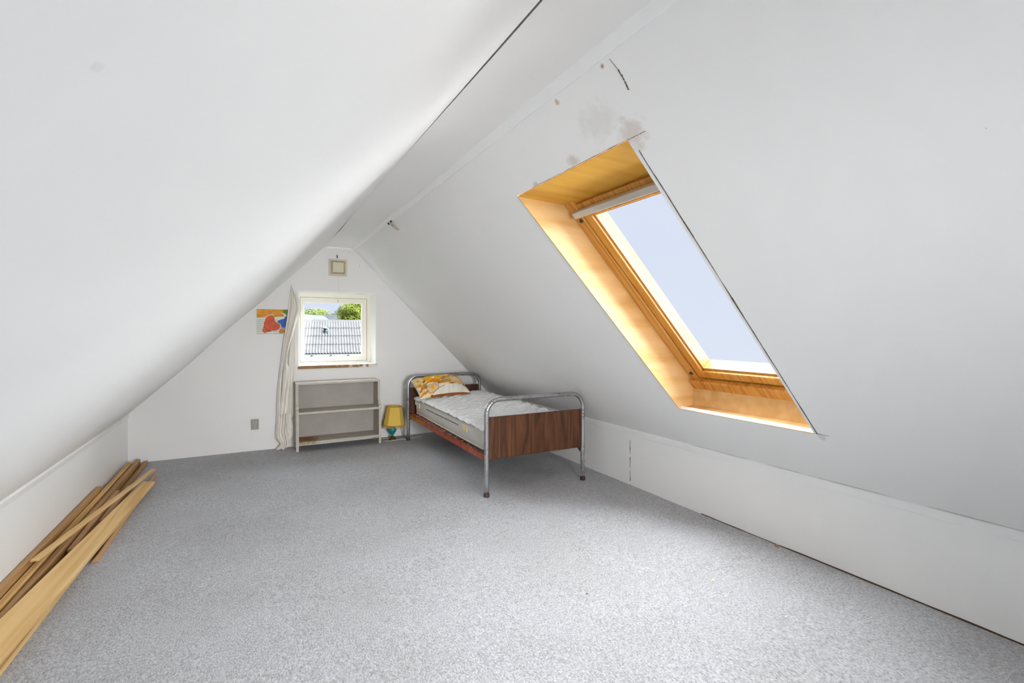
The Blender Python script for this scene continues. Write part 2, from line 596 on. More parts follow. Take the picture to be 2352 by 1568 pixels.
# ridge board (flat ceiling strip) with its uneven dark gap to the left slope
g = G((0.87, 2.2, ZS))
def gap(y):
    a = 0.007 * max(0, min(1, (2.6 - y) / 1.2)) + 0.006 * math.exp(-((y - 4.75) / 0.35) ** 2)
    return 0.0008 + a
ny = 90
for j in range(ny):
    y0 = YB + (YG - YB) * j / ny; y1 = YB + (YG - YB) * (j + 1) / ny
    a0, a1 = S1 + gap(y0), S1 + gap(y1)
    g.hexa([(a0, y0, ZS), (S3 + 0.01, y0, ZS), (S3 + 0.01, y1, ZS), (a1, y1, ZS), (a0, y0, ZS + 0.014), (S3 + 0.01, y0, ZS + 0.014), (S3 + 0.01, y1, ZS + 0.014), (a1, y1, ZS + 0.014)])
bmesh.ops.remove_doubles(g.bm, verts=list(g.bm.verts), dist=1e-5)
ceil = tag(g.out('ceiling', M['strip']), 'narrow flat white ridge board along the top of the attic', 'ceiling', kind='structure')
g = G((0.87, 2.2, ZS))
g.box(S1 - 0.10, S2 + 0.10, YB, YG, ZS + 0.0145, ZS + 0.12)
g.out('ridge_beam', M['cavity'], ceil)
# cover battens along the right edge of the ridge board
def batten(name, y0, y1, dz, label):
    g = G((1.02, (y0 + y1) / 2, ZS))
    prof = [(S3, ZS - 0.0005), (S3 + 0.004, ZS - 0.008 + dz), (S2 - 0.004, ZS2 - 0.006 + dz), (S2 + 0.004, ZS2 - 0.004), (S2 + 0.004, ZS2 + 0.03), (S3, ZS + 0.02)]
    g.prism([(x, y0, z) for x, z in prof], [(x, y1, z) for x, z in prof])
    return tag(g.out(name, M['trim']), label, 'trim', kind='structure')
batten('trim_1', 1.95, YG, 0, 'long white cover batten beside the ridge board towards the small window')
batten('trim_2', YB, 1.948, 0.001, 'white cover batten beside the ridge board above the skylight')
g = G((0.87, YG - 0.01, ZS - 0.01))
g.box(S1 + 0.02, S2 - 0.005, YG - 0.014, YG, ZS - 0.022, ZS + 0.001)
tag(g.out('trim_3', M['trim']), 'short white batten across the ridge board end at the gable', 'trim', kind='structure')
# ledge trims on top of the knee walls
g = G((XR, 2.1, 0.43))
g.prism([(XR, YB, 0.413), (XR - 0.009, YB, 0.416), (XR - 0.012, YB, ZKR - 0.003), (XR, YB, ZKR + 0.002)],
        [(XR, YG, 0.413), (XR - 0.009, YG, 0.416), (XR - 0.012, YG, ZKR - 0.003), (XR, YG, ZKR + 0.002)])
tag(g.out('trim_4', M['trim']), 'white ledge strip along the top of the right knee wall', 'trim', kind='structure')
g = G((XL, 2.1, 0.44))
g.prism([(XL, YB, 0.425), (XL + 0.006, YB, 0.428), (XL + 0.014, YB, ZKL - 0.004), (XL, YB, ZKL + 0.004)],
        [(XL, YG, 0.425), (XL + 0.006, YG, 0.428), (XL + 0.014, YG, ZKL - 0.004), (XL, YG, ZKL + 0.004)])
tag(g.out('trim_5', M['trim']), 'white ledge strip along the top of the left knee wall', 'trim', kind='structure')

# gable wall with window hole
WX0, WX1, WZ0, WZ1 = 0.450, 1.2875, 0.872, 1.704
def gable(name, y0, y1, hx0, hx1, hz0, hz1, label, mat):
    g = G((0.85, (y0 + y1) / 2, 0))
    t = 0.16
    def zt(x):                           # top outline incl. overlap behind the slopes
        if x <= S1 - 0.05:
            return min(ZS + 0.1, ZKL + t + (x - XL) * (ZS - ZKL) / (S1 - XL))
        if x >= S2 + 0.05:
            return min(ZS + 0.1, ZKR + t + (XR - x) * (ZS2 - ZKR) / (XR - S2))
        return ZS + 0.1
    xs = sorted([XL - 0.1, XL, 0.1, S1 - 0.16, S1 - 0.05, S2 + 0.05, S2 + 0.16, 1.9, XR, XR + 0.1, hx0, hx1])
    def pr(x0, x1, za0, za1, zb0, zb1):
        g.hexa([(x0, y0, za0), (x1, y0, zb0), (x1, y1, zb0), (x0, y1, za0), (x0, y0, za1), (x1, y0, zb1), (x1, y1, zb1), (x0, y1, za1)])
    for a, b in zip(xs, xs[1:]):
        if b - a < 1e-5:
            continue
        if a >= hx0 - 1e-6 and b <= hx1 + 1e-6:
            pr(a, b, -0.05, hz0, -0.05, hz0)
            pr(a, b, hz1, zt(a), hz1, zt(b))
        else:
            pr(a, b, -0.05, zt(a), -0.05, zt(b))
    bmesh.ops.remove_doubles(g.bm, verts=list(g.bm.verts), dist=1e-5)
    return tag(g.out(name, mat), label, 'wall', kind='structure')
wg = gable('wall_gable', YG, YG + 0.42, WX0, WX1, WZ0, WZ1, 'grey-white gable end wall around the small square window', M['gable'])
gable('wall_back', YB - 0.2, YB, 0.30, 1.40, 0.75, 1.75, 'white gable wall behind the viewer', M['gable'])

# ------------------------------------------------------------------ gable window
w1 = thing('window_1', 'small cream-framed square window in the gable wall', 'window', (0.87, YG + 0.3, WZ0), kind='structure')
o = (0.87, YG + 0.3, WZ0)
YF = 6.088
def ring(g, x0, x1, z0, z1, ix0, ix1, iz0, iz1, y0, y1):
    g.box(x0, ix0, y0, y1, z0, z1); g.box(ix1, x1, y0, y1, z0, z1)
    g.box(ix0, ix1, y0, y1, z0, iz0); g.box(ix0, ix1, y0, y1, iz1, z1)
g = G(o)
ring(g, WX0, WX1, WZ0, WZ1, 0.491, 1.247, 0.899, 1.655, YF, YF + 0.10)
g.out('frame', M['frame_cream'], w1)
g = G(o)
ring(g, 0.491, 1.247, 0.899, 1.655, 0.4945, 1.2435, 0.9025, 1.6515, YF + 0.012, YF + 0.09)
g.out('seal', M['gasket'], w1)
g = G(o)
ring(g, 0.4945, 1.2435, 0.9025, 1.6515, 0.530, 1.192, 0.946, 1.600, YF + 0.004, YF + 0.06)
sash = g.out('sash', M['frame_cream'], w1)
g = G(o)
ring(g, 0.530, 1.192, 0.946, 1.600, 0.538, 1.184, 0.954, 1.592, YF + 0.016, YF + 0.05)
g.out('glazing_bead', M['reveal'], sash)
g = G(o)
g.box(0.534, 1.188, YF + 0.036, YF + 0.040, 0.950, 1.596)
g.out('pane', M['glass'], w1)
# lining of the reveal
g = G(o)
g.box(WX1 - 0.001, WX1 + 0.004, YG - 0.001, YF, WZ0, WZ1); g.box(WX0 - 0.004, WX0 + 0.001, YG - 0.001, YF, WZ0, WZ1)
g.box(WX0, WX1, YG - 0.004, YF, WZ1 - 0.001, WZ1 + 0.006)
g.out('reveal_lining', M['reveal'], w1)
g = G(o)
g.box(0.443, 1.302, YG - 0.020, YG + 0.02, 0.843, 0.876)
g.box(WX0 + 0.001, WX1 - 0.001, YG + 0.02, YF, 0.846, 0.873)
g.bevel(0.002)
g.out('window_sill', M['sill_wood'], w1)
g = G(o)
g.box(0.444, 1.301, YG - 0.018, YF - 0.001, 0.8765, 0.8785)
g.out('sill_paint', M['reveal'], w1)
g = G(o)      # lever handle
g.box(0.835, 0.868, YF - 0.010, YF + 0.004, 0.910, 0.930)
g.tube([(0.86, YF - 0.012, 0.92), (0.875, YF - 0.030, 0.925), (0.90, YF - 0.034, 0.940), (0.965, YF - 0.034, 0.946)], [0.009, 0.009, 0.008, 0.007], 8)
g.out('handle', M['bar_grey'], sash)
g = G(o)      # small hook at the head of the sash
g.tube([(0.905, YF + 0.002, 1.640), (0.905, YF - 0.012, 1.628), (0.908, YF - 0.012, 1.612), (0.912, YF + 0.002, 1.606)], 0.004, 6)
g.out('catch', M['bar_grey'], sash)

# ------------------------------------------------------------------ skylight
YC = (OY0 + OY1) / 2
ctr = sr(1.15, YC, 0.15)
w2 = thing('window_2', 'tall roof skylight with honey-coloured wooden lining', 'window', ctr, kind='structure')
Rm = Matrix((( UR.x, 0, NR.x), (0, 1, 0), (UR.z, 0, NR.z)))      # local x down the slope, z outwards
frame_rot = Rm.to_euler()
def spart(name, boxes, mat, parent=w2, bevel=0.0):
    """boxes given in (s, y, d); local axes follow the roof slope"""
    g = G()
    for (s0, s1, y0, y1, d0, d1) in boxes:
        g.box(s0 - 1.15, s1 - 1.15, y0 - YC, y1 - YC, d0 - 0.15, d1 - 0.15)
    if bevel:
        g.bevel(bevel)
    if parent is w2:
        return g.out(name, mat, parent, rot=frame_rot)
    return g.out(name, mat, parent)
def xz(s, d):
    p = S0 + UR * s + NR * d
    return p.x, p.z
# linings (world axes)
def lining(name, prof, y0, y1, mat):
    g = G(ctr)
    g.prism([(x, y0, z) for x, z in prof], [(x, y1, z) for x, z in prof])
    return g.out(name, mat, w2)
ax, az = xz(OS0, -0.005)
lining('lining_top', [(ax, az), (1.62, 1.968), (1.62, 1.985), (ax + 0.006, az + 0.010)], OY0, OY1, M['ply'])
bx_, bz_ = xz(OS1, -0.005)
lining('lining_ledge', [(bx_, bz_), (2.566, 0.780), (2.566, 0.765), (bx_ + 0.008, bz_ - 0.004)], OY0, OY1, M['ply_side'])
lining('lining_bottom', [(2.562, 0.778), (2.568, 0.915), (2.585, 0.915), (2.58, 0.778)], OY0 - 0.012, OY1 + 0.012, M['ply_side'])
def side_lining(y0, y1, d0):
    p = [xz(OS0, d0), (1.62, 1.972), xz(0.62, 0.285), xz(2.02, 0.285), (2.585, 0.86), (2.575, 0.772), xz(OS1, d0)]
    g = G(ctr)
    g.prism([(x, y0, z) for x, z in p], [(x, y1, z) for x, z in p])
    return g.out('lining_side', M['ply_side'], w2)
side_lining(OY1, OY1 + 0.006, -0.004)
side_lining(OY0 - 0.014, OY0, 0.0215)
FO = 0.200
spart('frame_jamb', [(0.50, 2.02, OY1 - 0.072, OY1 + 0.002, FO, 0.32)], M['pine_frame'], bevel=0.004)
spart('frame_jamb', [(0.50, 2.02, OY0 - 0.002, OY0 + 0.072, FO, 0.32)], M['pine_frame'], bevel=0.004)
spart('frame_head', [(0.532, 0.572, OY0, OY1, FO + 0.005, 0.32)], M['pine_frame'], bevel=0.003)
spart('frame_sill', [(1.926, 2.005, OY0, OY1, 0.176, 0.32)], M['pine_frame'], bevel=0.006)
spart('gap_seal', [(0.50, 0.535, OY0, OY1, 0.26, 0.32), (1.90, 1.93, OY0, OY1, 0.245, 0.32), (0.57, 0.585, OY0, OY1, 0.27, 0.32),
                   (0.57, 1.93, OY1 - 0.085, OY1 - 0.06, 0.27, 0.32), (0.57, 1.93, OY0 + 0.06, OY0 + 0.085, 0.27, 0.32)], M['gasket'])
a = 0.078
sash2 = spart('sash_stile', [(0.582, 1.914, OY1 - a - 0.056, OY1 - a, FO + 0.004, 0.30)], M['sash_pine'], bevel=0.004)
spart('sash_stile', [(0.582, 1.914, OY0 + a, OY0 + a + 0.056, FO + 0.004, 0.30)], M['sash_pine'], bevel=0.004)
spart('sash_rail', [(0.582, 0.622, OY0 + a + 0.056, OY1 - a - 0.056, FO + 0.004, 0.30)], M['sash_pine'], bevel=0.004)
spart('sash_rail', [(1.856, 1.914, OY0 + a + 0.056, OY1 - a - 0.056, FO + 0.004, 0.30)], M['sash_pine'], bevel=0.004)
# bead step round the pane
b0, b1 = OY0 + a + 0.056, OY1 - a - 0.056
spart('glazing_bead', [(0.622, 0.634, b0, b1, 0.225, 0.30), (1.842, 1.856, b0, b1, 0.225, 0.30), (0.634, 1.842, b1 - 0.010, b1, 0.225, 0.30), (0.634, 1.842, b0, b0 + 0.010, 0.225, 0.30)], M['bead_pine_lit'])
spart('pane', [(0.630, 1.846, b0 + 0.004, b1 - 0.004, 0.268, 0.272)], M['glass'])
spart('control_bar', [(0.556, 0.592, OY0 + 0.060, OY1 - 0.058, 0.160, 0.195)], M['bar_grey'], bevel=0.003)
g = G()
for s in (0.628, 1.872):
    for (yy) in (OY1 - 0.045, OY0 + 0.045):
        g.tube([(s - 1.15, yy - YC, FO - 0.15 - 0.006), (s - 1.15, yy - YC, FO - 0.15 + 0.01)], 0.012, 14)
g.out('fitting', M['black'], w2, rot=frame_rot)


# ------------------------------------------------------------------ materials of the things
k = NT('worn_chrome')
pos_ = k.coords()
nz = k.noise(pos_, 75, 6, 0.8)
big = k.noise(pos_, 3.2, 3, 0.6)
rust = k.math('MULTIPLY', k.math('GREATER_THAN', k.math('ADD', k.math('MULTIPLY', nz, 0.6), k.math('MULTIPLY', big, 0.4)), 0.545), 0.85)
k.base(k.mix(rust, (0.44, 0.45, 0.47), (0.135, 0.10, 0.08)))
k.l(k.mix(rust, (0.9, 0.9, 0.9), (0.1, 0.1, 0.1)), k.b.inputs['Metallic'])
k.l(k.mix(rust, (0.24, 0.24, 0.24), (0.75, 0.75, 0.75)), k.b.inputs['Roughness'])
M['chrome'] = k.m
M['chrome_clean'] = plain('brushed_chrome', (0.62, 0.63, 0.65), 0.25, 0.9, var=0.08, vscale=40)
M['walnut'] = wood('dark_walnut_veneer', (0.045, 0.015, 0.005), (0.082, 0.028, 0.009), (0.135, 0.050, 0.017), 'Z', 0.40, 16, 0.4, 0.10)
M['red_paint'] = plain('red_oxide_paint', (0.36, 0.062, 0.02), 0.24, 0.0, 0.5, var=0.25, vscale=14)
M['rubber_brown'] = plain('brown_rubber_cap', (0.05, 0.022, 0.015), 0.6)
M['mesh_dark'] = plain('dark_spring_wire', (0.10, 0.085, 0.08), 0.5, 0.4)
# striped ticking
k = NT('striped_ticking')
tc = k.n('ShaderNodeTexCoord')
sx = k.n('ShaderNodeSeparateXYZ')
k.l(tc.outputs['Object'], sx.inputs[0])
wob = k.math('MULTIPLY', k.noise(tc.outputs['Object'], 4, 2), 0.006)
fz = k.math('FRACT', k.math('MULTIPLY', k.math('ADD', sx.outputs['Z'], wob), 1 / 0.0128))
ln = k.math('LESS_THAN', fz, 0.27)
k.base(k.mix(ln, (0.74, 0.71, 0.65), (0.26, 0.25, 0.245)))
k.set(0.85, 0, 0.15)
M['ticking'] = k.m
M['piping'] = plain('cream_piping', (0.66, 0.62, 0.54), 0.8, spec=0.15)
M['pad_white'] = plain('white_quilted_cotton', (0.93, 0.935, 0.945), 0.85, spec=0.15, var=0.03)
M['label_yellow'] = plain('yellow_label', (0.72, 0.58, 0.24), 0.6, var=0.05)
M['tag_white'] = plain('white_care_tag', (0.80, 0.81, 0.86), 0.7)
M['ink'] = plain('black_print', (0.22, 0.21, 0.20), 0.7)
cols = dict(cloth=(0.80, 0.73, 0.62), yellow=(0.80, 0.40, 0.02), amber=(0.72, 0.25, 0.015), brown=(0.38, 0.12, 0.02), peach=(0.80, 0.52, 0.28),
            olive=(0.34, 0.27, 0.07), pale=(0.82, 0.62, 0.24), white=(0.84, 0.80, 0.70), line=(0.30, 0.12, 0.04), fill=(0.80, 0.76, 0.67))
for kk, v in cols.items():
    M['pl_' + kk] = plain('pillow_' + kk, v, 0.85, spec=0.15, var=0.10, vscale=25)
M['shelf_paint'] = plain('dingy_grey_beige_paint', (0.50, 0.465, 0.40), 0.55, spec=0.3, var=0.05)
M['shelf_back'] = plain('dingy_shelf_back', (0.40, 0.365, 0.335), 0.6, spec=0.25, var=0.06, vscale=5)
k = NT('stained_shelf_board')
v = k.coords()
tc = k.n('ShaderNodeTexCoord')
mp = k.n('ShaderNodeMapping')
mp.inputs['Location'].default_value = (0.33, 0, -0.10)
mp.inputs['Scale'].default_value = (1, 0.8, 1)
k.l(tc.outputs['Object'], mp.inputs['Vector'])
le = k.n('ShaderNodeVectorMath'); le.operation = 'LENGTH'
k.l(mp.outputs['Vector'], le.inputs[0])
dd = k.math('ADD', le.outputs['Value'], k.math('MULTIPLY', k.math('SUBTRACT', k.noise(v, 22, 5, 0.7), 0.5), 0.35))
k.base(k.ramp(dd, [(0.05, (0.25, 0.14, 0.05)), (0.13, (0.40, 0.30, 0.18)), (0.17, (0.47, 0.43, 0.36))]))
k.set(0.6, 0, 0.25)
M['shelf_stained'] = k.m
M['shade'] = NT('yellow_lamp_fabric').base((0.74, 0.50, 0.10)).set(0.8, 0, 0.15).m
M['shade'].node_tree.nodes['Principled BSDF'].inputs['Subsurface Weight'].default_value = 0.0
M['shade_trim'] = plain('gold_braid', (0.50, 0.30, 0.08), 0.8, spec=0.2)
M['fringe'] = plain('tan_tassel', (0.62, 0.42, 0.18), 0.85, spec=0.15)
M['turquoise'] = plain('turquoise_ceramic', (0.005, 0.27, 0.30), 0.18, spec=0.6, var=0.08)
M['old_brass'] = plain('tarnished_brass', (0.16, 0.10, 0.035), 0.45, 0.7, var=0.3, vscale=60)
M['cord'] = plain('ivory_cord', (0.66, 0.58, 0.44), 0.6)
k = NT('cream_curtain_cotton')
v = k.coords()
wv = k.noise(v, 220, 2)
k.base(k.ramp(k.noise(v, 5, 3), [(0.3, (0.80, 0.755, 0.69)), (0.7, (0.85, 0.82, 0.76))]))
k.bump(wv, 0.1, 0.002)
k.set(0.9, 0, 0.1)
M['curtain'] = k.m
M['plastic_grey'] = plain('aged_grey_plastic', (0.36, 0.34, 0.29), 0.45, var=0.05)
M['plastic_dark'] = plain('aged_plastic_shadow_gap', (0.20, 0.185, 0.15), 0.5)
M['vent_cream'] = plain('yellowed_plastic', (0.62, 0.565, 0.42), 0.45, var=0.04)
M['vent_tan'] = plain('yellowed_plastic_groove', (0.42, 0.36, 0.24), 0.5, var=0.04)
for i, (c0, c1, c2) in enumerate([((0.42, 0.23, 0.09), (0.50, 0.29, 0.12), (0.57, 0.35, 0.16)),
                                  ((0.52, 0.31, 0.10), (0.68, 0.43, 0.16), (0.76, 0.53, 0.24)),
                                  ((0.34, 0.18, 0.07), (0.44, 0.25, 0.10), (0.50, 0.30, 0.14)),
                                  ((0.64, 0.40, 0.16), (0.75, 0.50, 0.22), (0.81, 0.58, 0.29)),
                                  ((0.46, 0.26, 0.12), (0.58, 0.35, 0.17), (0.66, 0.43, 0.24))]):
    M['plank%d' % i] = wood('pine_plank_%d' % i, c0, c1, c2, 'X', 0.6, 15, 0.25, 0.045, i * 2.3)

# ------------------------------------------------------------------ bed (local x across, y towards the head)
bed = thing('metal_bed', 'old tubular chrome single bed with dark walnut end panels', 'bed', (1.578, 3.345, 0), -0.0065)
BW, BL_ = 0.900, 2.150
def hoop(y, name):
    R_ = 0.112; top = 0.737
    path = [(0, y, 0.012)]
    for i in range(9):
        path.append((0, y, 0.012 + (top - R_ - 0.012) * (i + 1) / 9))
    for i in range(1, 9):
        t = PI / 2 * i / 8
        path.append((R_ - R_ * math.cos(t), y, top - R_ + R_ * math.sin(t)))
    for i in range(1, 6):
        path.append((R_ + (BW - 2 * R_) * i / 6, y, top))
    for i in range(0, 9):
        t = PI / 2 * i / 8
        path.append((BW - R_ + R_ * math.sin(t), y, top - R_ + R_ * math.cos(t)))
    for i in range(9):
        path.append((BW, y, top - R_ - (top - R_ - 0.012) * (i + 1) / 9))
    g = G()
    g.tube(path, 0.0185, 16)
    return g.out(name, M['chrome'], bed)
hoop(0, 'foot_hoop')
hoop(BL_, 'head_hoop')
for (x, y) in ((0, 0), (BW, 0), (0, BL_), (BW, BL_)):
    g = G()
    g.lathe([(0.020, 0.0), (0.0225, 0.002), (0.0225, 0.022), (0.0195, 0.026)], (x, y, 0), 16)
    g.out('foot_cap', M['rubber_brown'], bed)
for (y, nm) in ((0, 'foot_panel'), (BL_, 'head_panel')):
    g = G()
    g.box(0.017, BW - 0.017, y - 0.007, y + 0.007, 0.280, 0.604)
    g.bevel(0.0025)
    g.out(nm, M['walnut'], bed)
for x0, x1 in ((-0.008, 0.000), (BW - 0.0, BW + 0.008)):
    inner = 1 if x0 < 0 else -1
    g = G()
    xa = 0.004 if inner > 0 else BW - 0.004
    g.box(min(xa, xa + inner * 0.004), max(xa, xa + inner * 0.004), 0.018, BL_ - 0.018, 0.258, 0.308)
    g.box(min(xa, xa + inner * 0.016), max(xa, xa + inner * 0.016), 0.018, BL_ - 0.018, 0.304, 0.308)
    rail = g.out('side_rail', M['red_paint'], bed)
    for y in (0.035, BL_ - 0.035):
        g = G()
        g.tube([(xa - inner * 0.006, y, 0.283), (xa + inner * 0.012, y, 0.283)], 0.008, 8)
        g.out('bolt', M['black'], rail)
for (x, s_) in ((0.0, 1), (BW, -1)):
    for (y, t_) in ((0, 1), (BL_, -1)):
        g = G()
        g.prism([(x + s_ * 0.016, y + t_ * 0.010, 0.235), (x + s_ * 0.016, y + t_ * 0.010, 0.285), (x + s_ * 0.055, y + t_ * 0.010, 0.285)],
                [(x + s_ * 0.016, y + t_ * 0.016, 0.235), (x + s_ * 0.016, y + t_ * 0.016, 0.285), (x + s_ * 0.055, y + t_ * 0.016, 0.285)])
        g.out('bracket', M['rubber_brown'], bed)
for y in (0.03, BL_ - 0.03):
    g = G(); g.box(0.03, BW - 0.03, y - 0.016, y + 0.016, 0.296, 0.304)
    g.out('end_bar', M['red_paint'], bed)
# spring hooks along both rails and the wire mesh between
hk = G()
hk.tube([(0.010, -0.002, 0.309), (0.030, 0, 0.310), (0.046, 0.003, 0.314), (0.064, 0.009, 0.309), (0.078, 0.013, 0.303), (0.086, 0.008, 0.299)], [0.004, 0.005, 0.006, 0.006, 0.005, 0.004], 6)
hook0 = hk.out('spring_hook', M['red_paint'], bed)
hook0.location = (0, 0.13, 0)
hr = G()
hr.tube([(-0.010, -0.002, 0.309), (-0.030, 0, 0.310), (-0.046, 0.003, 0.314), (-0.064, 0.009, 0.309), (-0.078, 0.013, 0.303), (-0.086, 0.008, 0.299)], [0.004, 0.005, 0.006, 0.006, 0.005, 0.004], 6)
hook1 = hr.out('spring_hook', M['red_paint'], bed)
hook1.location = (BW, 0.13, 0)
ys = [0.13 + 0.1455 * i for i in range(14)]
for y in ys[1:]:
    link_copy(hook0, bed, (0, y, 0)); link_copy(hook1, bed, (BW, y, 0))
for y in ys:
    g = G(); g.tube([(0.08, y + 0.012, 0.298), (BW * 0.35, y + 0.012, 0.293), (BW * 0.65, y + 0.012, 0.293), (BW - 0.08, y + 0.012, 0.298)], 0.0035, 6)
    g.out('cross_wire', M['mesh_dark'], bed)
for i in range(9):
    x = 0.09 + (BW - 0.18) * i / 8
    g = G(); g.tube([(x, 0.04, 0.291), (x, BL_ * 0.5, 0.288), (x, BL_ - 0.04, 0.291)], 0.003, 6)
    g.out('long_wire', M['mesh_dark'], bed)

# ------------------------------------------------------------------ mattress
MT = thing('mattress', 'thin cream mattress with black pinstripe sides on the bed springs', 'mattress', (1.618, 3.46, 0.3155), -0.022)
MW, ML, MH = 0.80, 1.985, 0.170
g = G()
nx, ny = 16, 34
def rr_outline(inset, nseg=6, rad=0.06):
    pts = []
    for cx, cy, a0 in ((MW - rad, rad, -PI / 2), (MW - rad, ML - rad, 0), (rad, ML - rad, PI / 2), (rad, rad, PI)):
        for i in range(nseg + 1):
            a = a0 + PI / 2 * i / nseg
            pts.append((cx + (rad - inset) * math.cos(a), cy + (rad - inset) * math.sin(a)))
    out_ = []
    n_ = len(pts)
    for i in range(n_):
        a_ = pts[i]; b_ = pts[(i + 1) % n_]
        d_ = math.hypot(b_[0] - a_[0], b_[1] - a_[1])
        m_ = max(1, int(d_ / 0.10))
        for q in range(m_):
            t = q / m_
            out_.append((a_[0] + (b_[0] - a_[0]) * t, a_[1] + (b_[1] - a_[1]) * t))
    return out_
prof = [(0.03, 0.0), (0.008, 0.004), (0.0, 0.012), (-0.004, 0.05), (-0.006, 0.085), (-0.004, 0.12), (0.0, MH - 0.012), (0.008, MH - 0.004), (0.03, MH)]
rws = []
for ins, z in prof:
    rws.append([(x, y, z + 0.006 * noise.noise((x * 2, y * 2, 0)) * (z / MH)) for x, y in rr_outline(ins)])
vr = g.grid(rws, wrap=True)
g.bm.faces.new(vr[0][::-1]); g.bm.faces.new(vr[-1])
body = g.out('body', M['ticking'], MT)
for z in (0.008, MH - 0.008):
    g = G()
    g.tube([(x, y, z) for x, y in rr_outline(-0.001)], 0.0055, 6, closed=True)
    g.out('piping', M['piping'], MT)
for (y0, y1) in ((0.36, 0.46), (1.79, 1.87)):
    g = G(); g.box(-0.0125, -0.002, y0, y1, 0.085, 0.128); g.bevel(0.002)
    lab = g.out('handle_strap', M['label_yellow'], MT)
    for ye in (y0, y1):
        g = G(); g.box(-0.015, -0.002, ye - 0.006, ye + 0.006, 0.080, 0.133)
        g.out('strap_end', M['piping'], lab)
g = G()
g.hexa([(-0.016, 1.885, 0.105), (-0.013, 1.885, 0.105), (-0.013, 1.945, 0.105), (-0.016, 1.945, 0.105), (-0.012, 1.885, 0.182), (-0.009, 1.885, 0.182), (-0.009, 1.945, 0.182), (-0.012, 1.945, 0.182)])
g.out('care_tag', M['tag_white'], MT)
g = G()
random.seed(5)
for i in range(34):                         # faded row of small printed capitals
    y = 1.52 - i * 0.0285
    h_ = 0.012
    z = 0.102
    kind_ = random.choice('HNEOIVA')
    for (dy, dz, w_, hh) in {'H': [(0, 0, .003, h_), (.009, 0, .003, h_), (.003, .005, .006, .003)], 'N': [(0, 0, .003, h_), (.009, 0, .003, h_), (.003, .007, .006, .003)],
                             'E': [(.009, 0, .003, h_), (0, 0, .009, .0025), (0, .005, .009, .0025), (0, .0095, .009, .0025)], 'O': [(0, 0, .003, h_), (.009, 0, .003, h_), (.003, 0, .006, .003), (.003, .009, .006, .003)],
                             'I': [(.004, 0, .004, h_)], 'V': [(0, .003, .003, .009), (.009, .003, .003, .009), (.003, 0, .006, .003)], 'A': [(0, 0, .003, .009), (.009, 0, .003, .009), (.003, .009, .006, .003)]}[kind_]:
        g.box(-0.0085, -0.004, y + dy, y + dy + w_, z + dz, z + dz + hh)
g.out('printed_lettering', M['ink'], MT)['kind'] = 'stuff'
random.seed(11)

# ------------------------------------------------------------------ quilted pad
g = G()
nu, nv = 110, 240
X0, X1 = -0.03, 0.79
top_rows = []
for j in range(nv + 1):
    v_ = j / nv
    y = -0.055 + (ML + 0.01 + 0.055) * v_
    row = []
    for i in range(nu + 1):
        u_ = i / nu
        x = X0 + (X1 - X0) * u_
        q = 0.13
        a_ = abs(math.sin(PI * (x + y * 0.8) / q)); b_ = abs(math.sin(PI * (x - y * 0.8) / q))
        puff = 0.010 * (a_ * b_) ** 0.6
        wr_ = 0.016 * abs(noise.noise((x * 13 + y * 4, y * 22 - x * 7, 1.0))) + 0.006 * noise.noise((x * 9, y * 9, 5.0))
        z = MH + 0.008 + puff + wr_ + 0.030 * min(1, max(0, x / 0.7)) + 0.010 * math.sin(PI * v_)
        yy = y
        if x < 0.02:                       # hangs a little over the left edge
            e = (0.02 - x) / 0.05
            z -= 0.020 * e ** 1.6 + 0.012 * e * noise.noise((y * 7, 3, 0))
            xx = x + 0.008 * e
        else:
            xx = x
        if y < 0.0:                        # drops over the foot end
            e = -y / 0.055
            yy = -0.012 * min(1, e * 2) - 0.003
            z -= 0.115 * e ** 1.3 * (0.55 + 0.45 * math.exp(-(x / 0.12) ** 2)) 
        row.append((xx, yy, z))
    top_rows.append(row)
g.grid(top_rows)
bot = [[(p[0], p[1] + (0.004 if p[1] < 0 else 0), p[2] - 0.007) for p in r] for r in (top_rows[0], top_rows[-1])]
pad = g.out('mattress_pad', M['pad_white'], None, loc=(1.618, 3.46, 0.3155), rot=(0, 0, -0.022), fix=False)
md = pad.modifiers.new('thickness', 'SOLIDIFY'); md.thickness = 0.006; md.offset = -1
tag(pad, 'white quilted pad lying wrinkled over the striped mattress', 'bedding')

